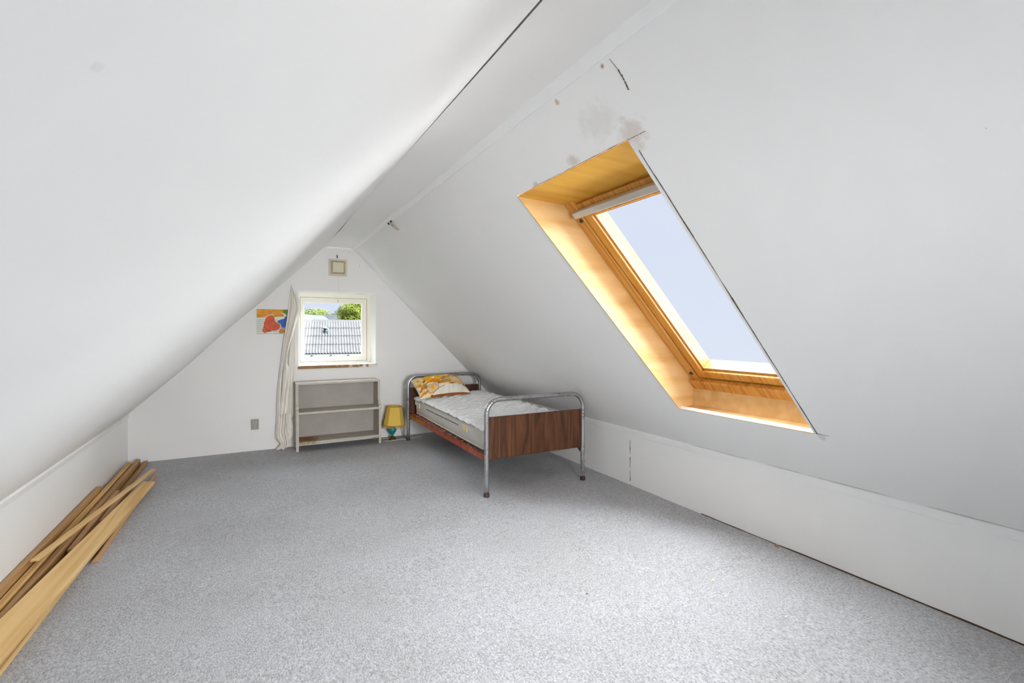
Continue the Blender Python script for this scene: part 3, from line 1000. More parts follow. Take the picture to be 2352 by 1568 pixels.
# ------------------------------------------------------------------ pillow
FL, FR, BLc, BRc = Vector((1.605, 5.085, 0.520)), Vector((2.235, 5.165, 0.535)), Vector((1.60, 5.425, 0.690)), Vector((2.165, 5.430, 0.725))
def motif(u, v):
    """u left to right, v front to back, both 0..1: which printed colour"""
    def fl(cx, cy, r, n, k=0.22, ph=0.0):
        dx, dy = (u - cx) * 1.35, v - cy
        d = math.hypot(dx, dy); a_ = math.atan2(dy, dx)
        return d / (r * (1 - k + k * abs(math.cos(n * a_ / 2 + ph)))), d, a_
    b_ = 0.225 - 1.15 * (u - 0.63) ** 2
    if 0.015 < v < b_ and 0.24 < u < 0.985:
        return 'brown' if v > b_ - 0.018 and u < 0.48 else 'fill'
    if v < 0.02 and u > 0.2:
        return 'brown'
    q, d, a_ = fl(0.33, 0.62, 0.27, 5)
    if q < 1:
        if d < 0.05: return 'white'
        return 'yellow' if (v > 0.55 + 0.1 * math.sin(a_ * 3)) else 'amber'
    q, d, a_ = fl(0.80, 0.47, 0.235, 9, 0.16)
    if q < 1:
        if d < 0.07: return 'pale'
        if q > 0.95: return 'line'
        if abs(math.sin(a_ * 4.5)) < 0.10 and d > 0.10: return 'brown'
        return 'peach'
    q, d, a_ = fl(0.245, 0.20, 0.17, 6, 0.2)
    if q < 1:
        if d < 0.05: return 'yellow'
        if q > 0.93: return 'line'
        return 'peach'
    q, d, a_ = fl(0.60, 0.80, 0.16, 7, 0.2)
    if q < 1:
        return 'brown' if d < 0.03 else ('line' if q > 0.93 else 'pale')
    q, d, a_ = fl(0.06, 0.72, 0.18, 6, 0.2)
    if q < 1:
        return 'amber' if d < 0.04 else ('line' if q > 0.92 else 'pale')
    dx, dy = (u - 0.535), (v - 0.31)
    if dy > -0.02 and (dx / 0.125) ** 2 + (dy / 0.15) ** 2 < 1:
        return 'amber' if dy < 0.03 or abs(math.sin(dx * 60 + dy * 30)) < 0.25 else 'olive'
    dx, dy = (u - 0.84), (v - 0.78)
    if (dx / 0.11) ** 2 + (dy / 0.07) ** 2 < 1: return 'olive'
    dx, dy = (u - 0.10), (v - 0.33)
    if (dx / 0.06) ** 2 + (dy / 0.11) ** 2 < 1: return 'olive' if dx > 0 else 'amber'
    for cx, cy, ang in ((0.52, 0.56, 0.6), (0.57, 0.60, 1.4), (0.63, 0.60, 2.2), (0.49, 0.50, 0.2), (0.57, 0.52, 0.9), (0.64, 0.50, 2.6), (0.13, 0.52, 1.2), (0.17, 0.42, 0.7), (0.04, 0.46, 1.7), (0.12, 0.10, 1.0), (0.17, 0.58, 1.5), (0.04, 0.25, 1.3),
                        (0.93, 0.24, 2.2), (0.45, 0.86, 0.3), (0.74, 0.90, 2.8), (0.20, 0.88, 0.5), (0.97, 0.62, 1.9), (0.05, 0.08, 0.9), (0.70, 0.66, 1.0), (0.66, 0.27, 0.3), (0.40, 0.34, 1.1)):
        dx, dy = u - cx, v - cy
        a1 = dx * math.cos(ang) + dy * math.sin(ang); b1 = -dx * math.sin(ang) + dy * math.cos(ang)
        if (a1 / 0.066) ** 2 + (b1 / 0.027) ** 2 < 1:
            return 'brown' if (cx * 31) % 2 < 1.2 else 'amber'
    if noise.noise((u * 9, v * 7, 4.0)) > 0.22: return 'pale'
    return 'cloth'
order = list(cols.keys())
g = G((1.9, 5.25, 0.5))
NU, NV = 240, 150
nrm = (FR - FL).cross(BLc - FL).normalized()
def prow(sgn):
    rows_ = []
    for j in range(NV + 1):
        v = j / NV
        row = []
        for i in range(NU + 1):
            u = i / NU
            pin_u = 0.05 * (4 * v * (1 - v)); pin_v = 0.07 * (4 * u * (1 - u))
            uu = u + (0.5 - u) * 2 * pin_u * 0.5; vv = v + (0.5 - v) * 2 * pin_v * 0.5
            p = FL.lerp(FR, uu).lerp(BLc.lerp(BRc, uu), vv)
            e = max(0.0, (4 * u * (1 - u))) ** 0.42 * max(0.0, (4 * v * (1 - v))) ** 0.45
            w = (0.120 if sgn > 0 else 0.055) * e
            w *= 1 + 0.12 * noise.noise((u * 4, v * 4, 2.0 + sgn))
            cr = 0.010 * noise.noise((u * 13, v * 5, 7.0)) * e * (1 - min(1, abs(u - 0.12) * 4)) if sgn > 0 else 0
            p = p + nrm * (sgn * w + cr)
            if sgn < 0:
                p.z = max(p.z, 0.520 + 0.035 * min(1, (p.x - 1.62) / 0.7) + 0.0)
            row.append(p)
        rows_.append(row)
    return rows_
for sgn in (1, -1):
    R_ = prow(sgn)
    vr = [[g.bm.verts.new(p - g.o) for p in r] for r in R_]
    for j in range(NV):
        for i in range(NU):
            f = g.bm.faces.new((vr[j][i], vr[j][i + 1], vr[j + 1][i + 1], vr[j + 1][i]))
            f.smooth = True
            f.material_index = order.index(motif((i + .5) / NU, (j + .5) / NV)) if sgn > 0 else 0
bmesh.ops.remove_doubles(g.bm, verts=list(g.bm.verts), dist=0.0006)
pl = tag(g.out('pillow', [M['pl_' + c_] for c_ in order]), 'orange and yellow flowered pillow leaning on the headboard, torn along one side', 'pillow')

# ------------------------------------------------------------------ shelf unit
SX0, SX1 = 0.404, 1.279
SYF, SYU, SYB = 5.475, 5.535, 5.770
sh = thing('bookshelf', 'low grey-beige painted wooden shelf unit under the small window', 'bookshelf', (0.842, 5.62, 0))
o = (0.842, 5.62, 0)
def side(x0, x1):
    p = [(SYB, 0), (SYB, 0.712), (SYU, 0.712), (SYU, 0.500), (SYU - 0.006, 0.492), (SYU - 0.030, 0.470), (SYU - 0.034, 0.440), (SYF + 0.006, 0.434), (SYF + 0.002, 0.412), (SYF + 0.002, 0.080),
         (SYF + 0.006, 0.004), (SYF + 0.036, 0.0), (SYF + 0.046, 0.070), (SYB - 0.05, 0.070), (SYB - 0.035, 0)]
    g = G(o)
    g.prism([(x0, y, z) for y, z in p], [(x1, y, z) for y, z in p])
    return g.out('side_panel', M['shelf_paint'], sh)
side(SX0, SX0 + 0.026)
side(SX1 - 0.026, SX1)
for (z0, z1, yf, mt, ov) in ((0.690, 0.714, SYU + 0.004, 'shelf_paint', 0), (0.389, 0.412, SYF - 0.003, 'shelf_paint', 1), (0.074, 0.102, SYF - 0.002, 'shelf_stained', 0)):
    g = G(o)
    if ov:
        g.box(SX0 - 0.003, SX1 + 0.003, yf, SYF + 0.03, z0, z1)
        g.box(SX0 + 0.026, SX1 - 0.026, SYF + 0.03, SYB - 0.008, z0, z1)
    else:
        g.box(SX0 + 0.026, SX1 - 0.026, yf, SYB - 0.008, z0, z1)
    g.bevel(0.002)
    g.out('shelf', M[mt], sh)
g = G(o); g.box(SX0 + 0.002, SX1 - 0.002, SYB - 0.008, SYB, 0.072, 0.705)
g.out('back_panel', M['shelf_back'], sh)
mrust = plain('rust_brown', (0.28, 0.15, 0.05), 0.7)
for x, z, w_, h_ in ((0.482, 0.078, 0.004, 0.020), (0.508, 0.084, 0.008, 0.014), (0.527, 0.080, 0.005, 0.018), (0.562, 0.086, 0.012, 0.011), (0.585, 0.082, 0.004, 0.017)):
    g = G(o); g.box(x, x + w_, SYF - 0.0032, SYF - 0.0015, z, z + h_)
    g.out('rust_drip', mrust, sh)

# ------------------------------------------------------------------ lamp
LX, LY = 1.440, 5.615
lamp = thing('table_lamp', 'small lamp with yellow fringed shade and turquoise body on the floor', 'lamp', (LX, LY, 0))
g = G()
g.lathe([(0.046, 0), (0.047, 0.004), (0.040, 0.012), (0.030, 0.022), (0.018, 0.038), (0.010, 0.046), (0.012, 0.050)], (0, 0, 0), 24)
g.out('base', M['old_brass'], lamp)
g = G()
g.lathe([(0.010, 0.048), (0.014, 0.056), (0.028, 0.075), (0.042, 0.096), (0.0485, 0.113), (0.046, 0.128), (0.034, 0.142), (0.016, 0.150), (0.010, 0.154)], (0, 0, 0), 28)
g.out('body', M['turquoise'], lamp)
g = G(); g.tube([(0, 0, 0.15), (0.004, 0, 0.20), (0.006, 0, 0.235)], 0.009, 10)
g.lathe([(0.004, 0.235), (0.012, 0.24), (0.012, 0.262), (0.03, 0.29), (0.028, 0.318), (0.012, 0.335), (0.002, 0.338)], (0.006, 0, 0), 14)
g.out('bulb_holder', M['old_brass'], lamp)
tilt = Matrix.Rotation(math.radians(2.5), 3, 'Y') 
NP = 10
r0, r1, zb, zt = 0.126, 0.084, 0.168, 0.384
def shp(r, z, k_, n_=NP, ph=0.12):
    a_ = 2 * PI * k_ / n_ + ph
    p = tilt @ Vector((r * math.cos(a_), r * math.sin(a_), z - 0.16))
    return (p.x + 0.014, p.y, p.z + 0.16)
shade_root = None
for q in range(NP):
    g = G()
    a_ = [shp(r0, zb, q), shp(r0, zb, q + 1), shp(r1, zt, q + 1), shp(r1, zt, q)]
    b_ = [shp(r0 - 0.003, zb, q), shp(r0 - 0.003, zb, q + 1), shp(r1 - 0.003, zt, q + 1), shp(r1 - 0.003, zt, q)]
    g.hexa([b_[0], b_[1], a_[1], a_[0], b_[3], b_[2], a_[2], a_[3]])
    if shade_root is None:
        shade_root = g.out('lamp_shade', M['shade'], lamp)
    else:
        g.out('shade_panel', M['shade'], shade_root)
g = G(); g.tube([shp(r1 + 0.001, zt, q / 4) for q in range(NP * 4)], 0.0045, 6, closed=True)
g.out('top_trim', M['shade_trim'], shade_root)
g = G(); g.tube([shp(r0 + 0.001, zb + 0.004, q / 4) for q in range(NP * 4)], 0.006, 6, closed=True)
g.out('bottom_trim', M['shade_trim'], shade_root)
g = G()
for q in range(46):
    a_ = shp(r0 + 0.002, zb, q, 46); b_ = shp(r0 + 0.004, zb - 0.027, q, 46)
    g.tube([a_, ((a_[0] + b_[0]) / 2, (a_[1] + b_[1]) / 2, (a_[2] + b_[2]) / 2), b_], [0.003, 0.0045, 0.0035], 6)
fo = g.out('fringe', M['fringe'], shade_root)
# flex
g = G((1.50, 5.60, 0))
path = [(1.400, 5.640, 0.010), (1.352, 5.690, 0.006), (1.330, 5.640, 0.004), (1.335, 5.570, 0.004), (1.375, 5.545, 0.004), (1.440, 5.548, 0.004), (1.500, 5.560, 0.004), (1.560, 5.558, 0.004), (1.615, 5.560, 0.004),
        (1.660, 5.575, 0.004), (1.730, 5.585, 0.004), (1.800, 5.620, 0.004), (1.845, 5.680, 0.004), (1.820, 5.735, 0.004), (1.740, 5.742, 0.004), (1.675, 5.725, 0.004), (1.620, 5.690, 0.004), (1.585, 5.770, 0.060), (1.583, 5.775, 0.200), (1.583, 5.766, 0.255)]
def smooth_path(p, n_=6):
    p = [Vector(q) for q in p]
    o_ = []
    for i in range(len(p) - 1):
        a_, b_, c_, d_ = p[max(i - 1, 0)], p[i], p[i + 1], p[min(i + 2, len(p) - 1)]
        for q in range(n_):
            t = q / n_
            o_.append(0.5 * ((2 * b_) + (c_ - a_) * t + (2 * a_ - 5 * b_ + 4 * c_ - d_) * t * t + (3 * b_ - a_ - 3 * c_ + d_) * t ** 3))
    o_.append(p[-1])
    return o_
g.tube([(q.x - LX, q.y - LY, q.z) for q in smooth_path(path)], 0.0038, 6)
g.o = Vector((0, 0, 0))
for v_ in g.bm.verts:
    v_.co += Vector((1.50, 5.60, 0))
g.out('flex', M['cord'], lamp)

# ------------------------------------------------------------------ wall fittings
ou = thing('wall_outlet', 'grey wall socket half hidden behind the yellow lamp shade', 'outlet', (1.583, YG, 0.288))
g = G(); g.box(-0.034, 0.034, -0.018, 0, -0.050, 0.050); g.bevel(0.003); g.out('plate', M['plastic_grey'], ou)
g = G(); g.box(-0.024, 0.024, -0.022, -0.016, -0.040, 0.040); g.bevel(0.002); g.out('insert', M['plastic_grey'], ou)
so = thing('switch_socket', 'square grey light switch and socket plate left of the curtain', 'socket', (0.028, YG, 0.277))
g = G(); g.box(-0.036, 0.036, -0.022, 0, -0.054, 0.054); g.bevel(0.004); g.out('plate', M['plastic_grey'], so)
g = G(); g.box(-0.026, 0.026, -0.0235, -0.0215, -0.044, 0.044); g.out('recess', M['plastic_dark'], so)
for x0, x1 in ((-0.024, -0.001), (0.001, 0.023)):
    g = G(); g.box(x0, x1, -0.029, -0.022, 0.003, 0.042); g.bevel(0.0015); g.out('rocker', M['plastic_grey'], so)
g = G(); g.box(-0.024, 0.023, -0.026, -0.022, -0.042, 0.001); so_f = g.out('socket_face', M['plastic_grey'], so)
for x in (-0.014, 0.013):
    for z in (-0.011, -0.031):
        g = G(); g.tube([(x, -0.027, z), (x, -0.024, z)], 0.0035, 10); g.out('hole', M['black'], so_f)

ve = thing('wall_vent', 'square yellowed plastic vent cover high on the gable wall', 'vent', (0.861, YG, 1.981))
g = G(); g.box(-0.100, 0.100, -0.008, 0, -0.096, 0.096); g.bevel(0.003); g.out('plate', M['vent_cream'], ve)
g = G(); ring(g, -0.083, 0.083, -0.080, 0.080, -0.078, 0.078, -0.075, 0.075, -0.030, -0.008); g.out('rim', M['vent_cream'], ve)
g = G()
def quadring(y0, y1, a_, b_):
    for s_ in (0, 1, 2, 3):
        c_, d_ = [(-1, -1), (1, -1), (1, 1), (-1, 1)][s_], [(1, -1), (1, 1), (-1, 1), (-1, -1)][s_]
        g.poly([(c_[0] * a_, y0, c_[1] * a_ * 0.965), (d_[0] * a_, y0, d_[1] * a_ * 0.965), (d_[0] * b_, y1, d_[1] * b_ * 0.965), (c_[0] * b_, y1, c_[1] * b_ * 0.965)])
quadring(-0.026, -0.018, 0.078, 0.060)
g.out('groove', M['vent_tan'], ve)
for sx_, sz_ in ((-1, -1), (1, -1), (1, 1), (-1, 1)):
    g = G(); g.tube([(sx_ * 0.079, -0.028, sz_ * 0.076), (sx_ * 0.060, -0.022, sz_ * 0.058)], 0.004, 6); g.out('corner_rib', M['vent_cream'], ve)
g = G(); g.box(-0.060, 0.060, -0.028, -0.016, -0.058, 0.058); g.bevel(0.002); g.out('cover', M['vent_cream'], ve)
g = G(); g.tube([(0.0, -0.029, -0.058), (0.001, -0.024, -0.15), (0.012, -0.012, -0.272)], 0.0009, 5); g.out('pull_cord', M['cord'], ve)
g = G((0.852, YG, 2.106))
g.tube([(0.852, YG, 2.122), (0.852, YG - 0.010, 2.120), (0.853, YG - 0.016, 2.108), (0.852, YG - 0.012, 2.094), (0.852, YG - 0.006, 2.090)], [0.004, 0.0045, 0.005, 0.006, 0.004], 8)
tag(g.out('wall_hook', M['black']), 'tiny black hook in the wall just above the vent', 'hook')
# latch under the ridge batten
la = thing('latch', 'small white worn latch screwed high on the right slope', 'latch', sr(0.030, 4.10, 0))
mt_ = Matrix(((UR.x, 0, NR.x), (0, 1, 0), (UR.z, 0, NR.z)))
la.rotation_euler = mt_.to_euler()
g = G()
pts = [(-0.030, 0.055), (-0.034, -0.030), (0.005, -0.058), (0.045, -0.052), (0.062, -0.030), (0.058, -0.006), (0.02, 0.020)]
g.prism([(x, y, -0.014) for x, y in pts], [(x, y, 0.0) for x, y in pts]); g.bevel(0.003)
g.out('lever', plain('worn_ivory', (0.52, 0.49, 0.42), 0.5), la)
for x, y in ((-0.032, 0.052), (-0.034, -0.034)):
    g = G(); g.tube([(x, y, -0.019), (x, y, 0)], 0.010, 10); g.out('pin', M['black'], la)
g = G(); g.tube([(-0.002, -0.005, -0.017), (-0.002, -0.005, -0.012)], 0.004, 8); g.out('screw', M['black'], la)

# ------------------------------------------------------------------ painting
pa = thing('painting', 'small unframed canvas painted in orange, red and blue on the gable wall', 'painting', (0.225, YG, 1.36))
o = (0.225, YG, 1.36)
g = G(o); g.box(0.045, 0.405, YG - 0.016, YG - 0.001, 1.227, 1.493); g.out('canvas', plain('canvas_white', (0.74, 0.74, 0.66), 0.8), pa)
PC = [('pa_orange', (0.64, 0.27, 0.008)), ('pa_green', (0.12, 0.20, 0.012)), ('pa_red', (0.62, 0.085, 0.018)), ('pa_blue', (0.012, 0.085, 0.36)), ('pa_lblue', (0.13, 0.24, 0.50)), ('pa_tan', (0.52, 0.17, 0.012)), ('pa_stripe', (0.22, 0.42, 0.30)), ('pa_white', (0.80, 0.76, 0.62)), ('pa_dark', (0.03, 0.04, 0.10))]
pm = [plain(n_, c_, 0.6, var=0.22, vscale=22) for n_, c_ in PC]
g = G(o)
def patch(i, pts, dy, smooth=False):
    g.mi = i
    if smooth:
        o_ = []
        n_ = len(pts)
        for q in range(n_):
            a, b, c, d = pts[q - 1], pts[q], pts[(q + 1) % n_], pts[(q + 2) % n_]
            for f_ in (0, 0.34, 0.67):
                o_.append(tuple(0.5 * (2 * b[w] + (c[w] - a[w]) * f_ + (2 * a[w] - 5 * b[w] + 4 * c[w] - d[w]) * f_ ** 2 + (3 * b[w] - a[w] - 3 * c[w] + d[w]) * f_ ** 3) for w in (0, 1)))
        pts = o_
    a_ = [(x, YG - 0.016 - dy, z) for x, z in pts]
    b_ = [(x, YG - 0.0155, z) for x, z in pts]
    g.prism(a_, b_)
for z in (1.379, 1.360, 1.339, 1.318, 1.294, 1.276, 1.255, 1.233):
    patch(6, [(0.046, z - 0.0025), (0.404, z - 0.004), (0.404, z), (0.046, z + 0.0025)], 0.0003)
patch(0, [(0.045, 1.493), (0.405, 1.493), (0.405, 1.447), (0.319, 1.447), (0.308, 1.418), (0.217, 1.412), (0.13, 1.406), (0.045, 1.404)], 0.0006)
patch(1, [(0.298, 1.493), (0.405, 1.493), (0.405, 1.418), (0.334, 1.418), (0.319, 1.447), (0.288, 1.461)], 0.0008)
patch(7, [(0.286, 1.470), (0.290, 1.454), (0.314, 1.444), (0.322, 1.420), (0.312, 1.418), (0.306, 1.436), (0.282, 1.450)], 0.0012)
red = [(0.187, 1.433), (0.208, 1.417), (0.217, 1.378), (0.234, 1.352), (0.26, 1.341), (0.27, 1.317), (0.262, 1.288), (0.234, 1.266), (0.191, 1.263), (0.153, 1.252), (0.115, 1.243), (0.096, 1.266), (0.109, 1.306), (0.111, 1.344), (0.13, 1.401), (0.153, 1.423)]
patch(3, [(0.234, 1.36), (0.269, 1.384), (0.308, 1.394), (0.317, 1.418), (0.38, 1.418), (0.36, 1.300), (0.275, 1.310), (0.26, 1.341)], 0.0010)
patch(4, [(0.275, 1.309), (0.36, 1.303), (0.35, 1.280), (0.277, 1.291)], 0.0012)
patch(5, [(0.269, 1.288), (0.335, 1.276), (0.325, 1.242), (0.26, 1.235), (0.256, 1.259)], 0.0012)
patch(7, [(x + (x - 0.183) * 0.07, z + (z - 1.335) * 0.06) for x, z in red], 0.0014, True)
patch(2, red, 0.0018, True)
patch(8, [(0.217, 1.36), (0.221, 1.36), (0.214, 1.30), (0.198, 1.268), (0.194, 1.27), (0.210, 1.302)], 0.0021)
patch(8, [(0.104, 1.310), (0.122, 1.304), (0.150, 1.276), (0.176, 1.254), (0.170, 1.251), (0.146, 1.272), (0.120, 1.299), (0.102, 1.304)], 0.0021)
g.out('painted_shapes', pm, pa)

# ------------------------------------------------------------------ curtain hung from a nail
cu = thing('curtain', 'limp cream cotton curtain hanging from one nail beside the small window', 'curtain', (0.33, 5.72, 0))
o = (0.33, 5.72, 0)
def cat(p, t):
    n_ = len(p) - 1
    x = min(max(t * n_, 0), n_ - 1e-6)
    i = int(x); f_ = x - i
    a_, b_, c_, d_ = p[max(i - 1, 0)], p[i], p[i + 1], p[min(i + 2, n_)]
    return [0.5 * ((2 * b) + (c - a) * f_ + (2 * a - 5 * b + 4 * c - d) * f_ ** 2 + (3 * b - a - 3 * c + d) * f_ ** 3) for a, b, c, d in zip(a_, b_, c_, d_)]
def cloth(name, rows, yf, folds, amp, seed, n_=60, m_=22):
    L_ = [r[0] for r in rows]; R_ = [r[1] for r in rows]
    g = G(o)
    out_ = []
    for j in range(n_ + 1):
        t = j / n_
        l_, r_ = cat(L_, t), cat(R_, t)
        row = []
        for i in range(m_ + 1):
            u = i / m_
            x = l_[0] + (r_[0] - l_[0]) * u; z = max(0.004, l_[1] + (r_[1] - l_[1]) * u)
            w_ = min(1, (abs(r_[0] - l_[0])) / 0.06)
            y = yf(t, u) + w_ * amp * math.sin(u * PI * folds + seed + 1.6 * t + 0.8 * noise.noise((t * 4, seed, 0))) + w_ * 0.006 * noise.noise((u * 5, t * 10, seed))
            row.append((x, min(y, YG - 0.004), z))
        out_.append(row)
    g.grid(out_)
    ob = g.out(name, M['curtain'], cu, fix=False)
    md = ob.modifiers.new('thickness', 'SOLIDIFY'); md.thickness = 0.0025; md.offset = 0
    return ob
A_ = [((0.373, 1.751), (0.379, 1.752)), ((0.368, 1.688), (0.413, 1.677)), ((0.36, 1.602), (0.456, 1.599)), ((0.349, 1.516), (0.476, 1.501)), ((0.339, 1.431), (0.444, 1.414)), ((0.325, 1.333), (0.413, 1.309)), ((0.311, 1.236), (0.388, 1.211)), ((0.297, 1.139), (0.368, 1.138)), ((0.286, 1.042), (0.347, 1.028)), ((0.272, 0.921), (0.338, 0.919)), ((0.258, 0.813), (0.338, 0.809)), ((0.245, 0.68), (0.338, 0.675)), ((0.237, 0.548), (0.338, 0.541)), ((0.232, 0.404), (0.333, 0.396)), ((0.228, 0.271), (0.326, 0.262)), ((0.221, 0.139), (0.322, 0.202)), ((0.245, 0.088), (0.333, 0.128)), ((0.265, 0.056), (0.339, 0.066)), ((0.245, 0.028), (0.333, 0.024)), ((0.223, 0.004), (0.319, 0.004))]
B_ = [((0.388, 1.409), (0.413, 1.385)), ((0.372, 1.187), (0.410, 1.162)), ((0.357, 1.089), (0.414, 1.064)), ((0.349, 0.943), (0.416, 0.916)), ((0.344, 0.724), (0.398, 0.695)), ((0.338, 0.541), (0.398, 0.523)), ((0.333, 0.383), (0.398, 0.358)), ((0.33, 0.298), (0.379, 0.328))]
E_ = [((0.33, 0.36), (0.378, 0.36)), ((0.33, 0.30), (0.378, 0.31)), ((0.333, 0.249), (0.394, 0.231)), ((0.328, 0.201), (0.396, 0.144)), ((0.333, 0.128), (0.377, 0.099)), ((0.336, 0.079), (0.349, 0.067))]
F_ = [((0.338, 0.12), (0.381, 0.13)), ((0.338, 0.072), (0.379, 0.098)), ((0.333, 0.006), (0.377, 0.013))]
C_ = [((0.313, 0.914), (0.324, 0.925)), ((0.3, 0.847), (0.355, 0.857)), ((0.291, 0.751), (0.352, 0.748)), ((0.283, 0.654), (0.347, 0.626)), ((0.269, 0.51), (0.338, 0.493)), ((0.258, 0.372), (0.328, 0.381))]
cloth('drape', A_, lambda t, u: YG - 0.022 - 0.045 * min(1, t * 4) - 0.03 * t ** 3, 4.2, 0.024, 0.4, 110, 34)
cloth('back_fold', B_, lambda t, u: YG - 0.020 - 0.012 * t, 2.6, 0.014, 2.0)
cloth('hem_fold', E_, lambda t, u: YG - 0.030 - 0.01 * t, 1.3, 0.010, 0.9, 40)
cloth('lower_fold', F_, lambda t, u: YG - 0.018, 1.2, 0.006, 0.2, 20)
cloth('front_flap', C_, lambda t, u: YG - 0.105 - 0.02 * t + 0.020 * abs(u - 0.4), 2.2, 0.016, 1.0, 60)
g = G(o); g.tube([(0.376, YG, 1.755), (0.376, YG - 0.03, 1.759)], 0.003, 6); g.out('nail', M['bar_grey'], cu)

# ------------------------------------------------------------------ pile of planks along the left wall
def plank(name, a_, b_, prof_, mat, label, roll=0.0, taper=1.0):
    """a_ near end, b_ far end (base centre line); prof_ cross-section (across, up)"""
    a_, b_ = Vector(a_), Vector(b_)
    d_ = b_ - a_; L_ = d_.length
    X_ = d_.normalized(); Y_ = Vector((0, 0, 1)).cross(X_).normalized(); Z_ = X_.cross(Y_)
    Y2 = Y_ * math.cos(roll) + Z_ * math.sin(roll); Z2 = -Y_ * math.sin(roll) + Z_ * math.cos(roll)
    g = G()
    g.prism([(0, p[0], p[1]) for p in prof_], [(L_, p[0] * taper, p[1]) for p in prof_])
    g.bevel(0.0012)
    ob = g.out(name, M[mat])
    mw = Matrix((X_, Y2, Z2)).transposed().to_4x4(); mw.translation = a_
    ob.matrix_world = mw
    return tag(ob, label, 'plank', 'loose timber in the pile by the left wall')
rect = lambda w_, h_: [(-w_ / 2, 0), (w_ / 2, 0), (w_ / 2, h_), (-w_ / 2, h_)]
tong = lambda w_, h_: [(-w_ / 2, 0), (w_ / 2, 0), (w_ / 2, h_ * .9), (w_ * .34, h_), (w_ * .22, h_), (w_ * .16, h_ - .004), (w_ * .05, h_ - .004), (0, h_), (-w_ * .3, h_), (-w_ / 2, h_ * .85)]
mould = lambda w_, h_: [(-w_ / 2, 0), (w_ / 2, 0), (w_ / 2, h_ * .45), (w_ * .42, h_ * .7), (w_ * .25, h_ * .95), (0, h_), (-w_ * .4, h_), (-w_ / 2, h_ * .9)]
plank('edge_board', (-1.019, 1.90, 0), (-1.019, 4.70, 0), rect(0.030, 0.090), 'plank0', 'brown board on edge tight against the left knee wall')
plank('grooved_strip', (-0.980, 1.80, 0), (-0.984, 5.55, 0), tong(0.032, 0.064), 'plank1', 'yellowish grooved strip second from the left knee wall')
plank('rounded_moulding', (-0.9385, 1.85, 0), (-0.944, 5.66, 0), mould(0.040, 0.062), 'plank2', 'thick brown rounded moulding reaching furthest to the corner, third from the wall')
plank('flat_moulding', (-0.893, 3.00, 0), (-0.897, 5.70, 0), [(-.024, 0), (.024, 0), (.024, .006), (.012, .022), (-.004, .028), (-.024, .030)], 'plank2', 'low brown moulding ending near the corner beside the thick rounded one')
plank('short_batten', (-0.893, 3.55, 0.031), (-0.908, 4.69, 0.031), rect(0.030, 0.016), 'plank4', 'short pinkish batten half covered by the diagonal lath, shorter of two')
plank('short_batten', (-0.853, 4.02, 0), (-0.853, 4.81, 0), rect(0.032, 0.040), 'plank4', 'short pinkish batten with chamfered end showing beside the diagonal lath, longer of two')
plank('bottom_board', (-0.852, 1.90, 0), (-0.806, 4.00, 0), [(-.027, 0), (.027, 0), (.027, .020), (.022, .024), (-.027, .024)], 'plank3', 'board lying flat on the carpet under the wide front plank')
plank('triangular_moulding', (-0.757, 3.41, 0), (-0.748, 5.17, 0), [(-.018, 0), (.018, 0), (.016, .004), (-.006, .034), (-.014, .034)], 'plank4', 'short triangular moulding on the carpet in front of the pile')
plank('wide_plank', (-0.907, 1.90, 0.066), (-0.733, 4.79, 0.040), [(-.074, 0), (.072, 0), (.074, .006), (.064, .012), (.064, .020), (-.074, .020)], 'plank3', 'wide pale pine plank on top at the front of the pile', roll=0.16, taper=0.6)
plank('diagonal_lath', (-0.968, 3.30, 0.100), (-0.738, 5.10, 0.074), rect(0.036, 0.012), 'plank3', 'thin orange lath lying diagonally across the pile')


# ------------------------------------------------------------------ outside, seen through the gable window
Fv = Vector((math.sin(YAW), math.cos(YAW), 0)); Rv = Vector((math.cos(YAW), -math.sin(YAW), 0))
def oloc(lat, dep, z):
    p = Fv * dep + Rv * lat
    return (p.x, p.y, z)
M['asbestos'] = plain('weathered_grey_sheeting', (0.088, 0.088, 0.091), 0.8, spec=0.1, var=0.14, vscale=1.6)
M['fascia'] = plain('white_fascia', (0.72, 0.72, 0.71), 0.6, spec=0.1)
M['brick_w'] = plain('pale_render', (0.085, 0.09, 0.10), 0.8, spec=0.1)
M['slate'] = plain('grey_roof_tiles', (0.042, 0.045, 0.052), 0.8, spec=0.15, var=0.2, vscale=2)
M['cowl'] = plain('blue_grey_zinc', (0.045, 0.07, 0.095), 0.5, 0.2)
M['lawn'] = plain('lawn_green', (0.035, 0.042, 0.025), 0.9, spec=0.1, var=0.3, vscale=0.6)
g = G((0, 0, -3.2)); g.box(-90, 60, 7.0, 150, -3.4, -3.2)
tag(g.out('ground', M['lawn']), 'green garden ground far below the small window', 'ground', kind='structure')

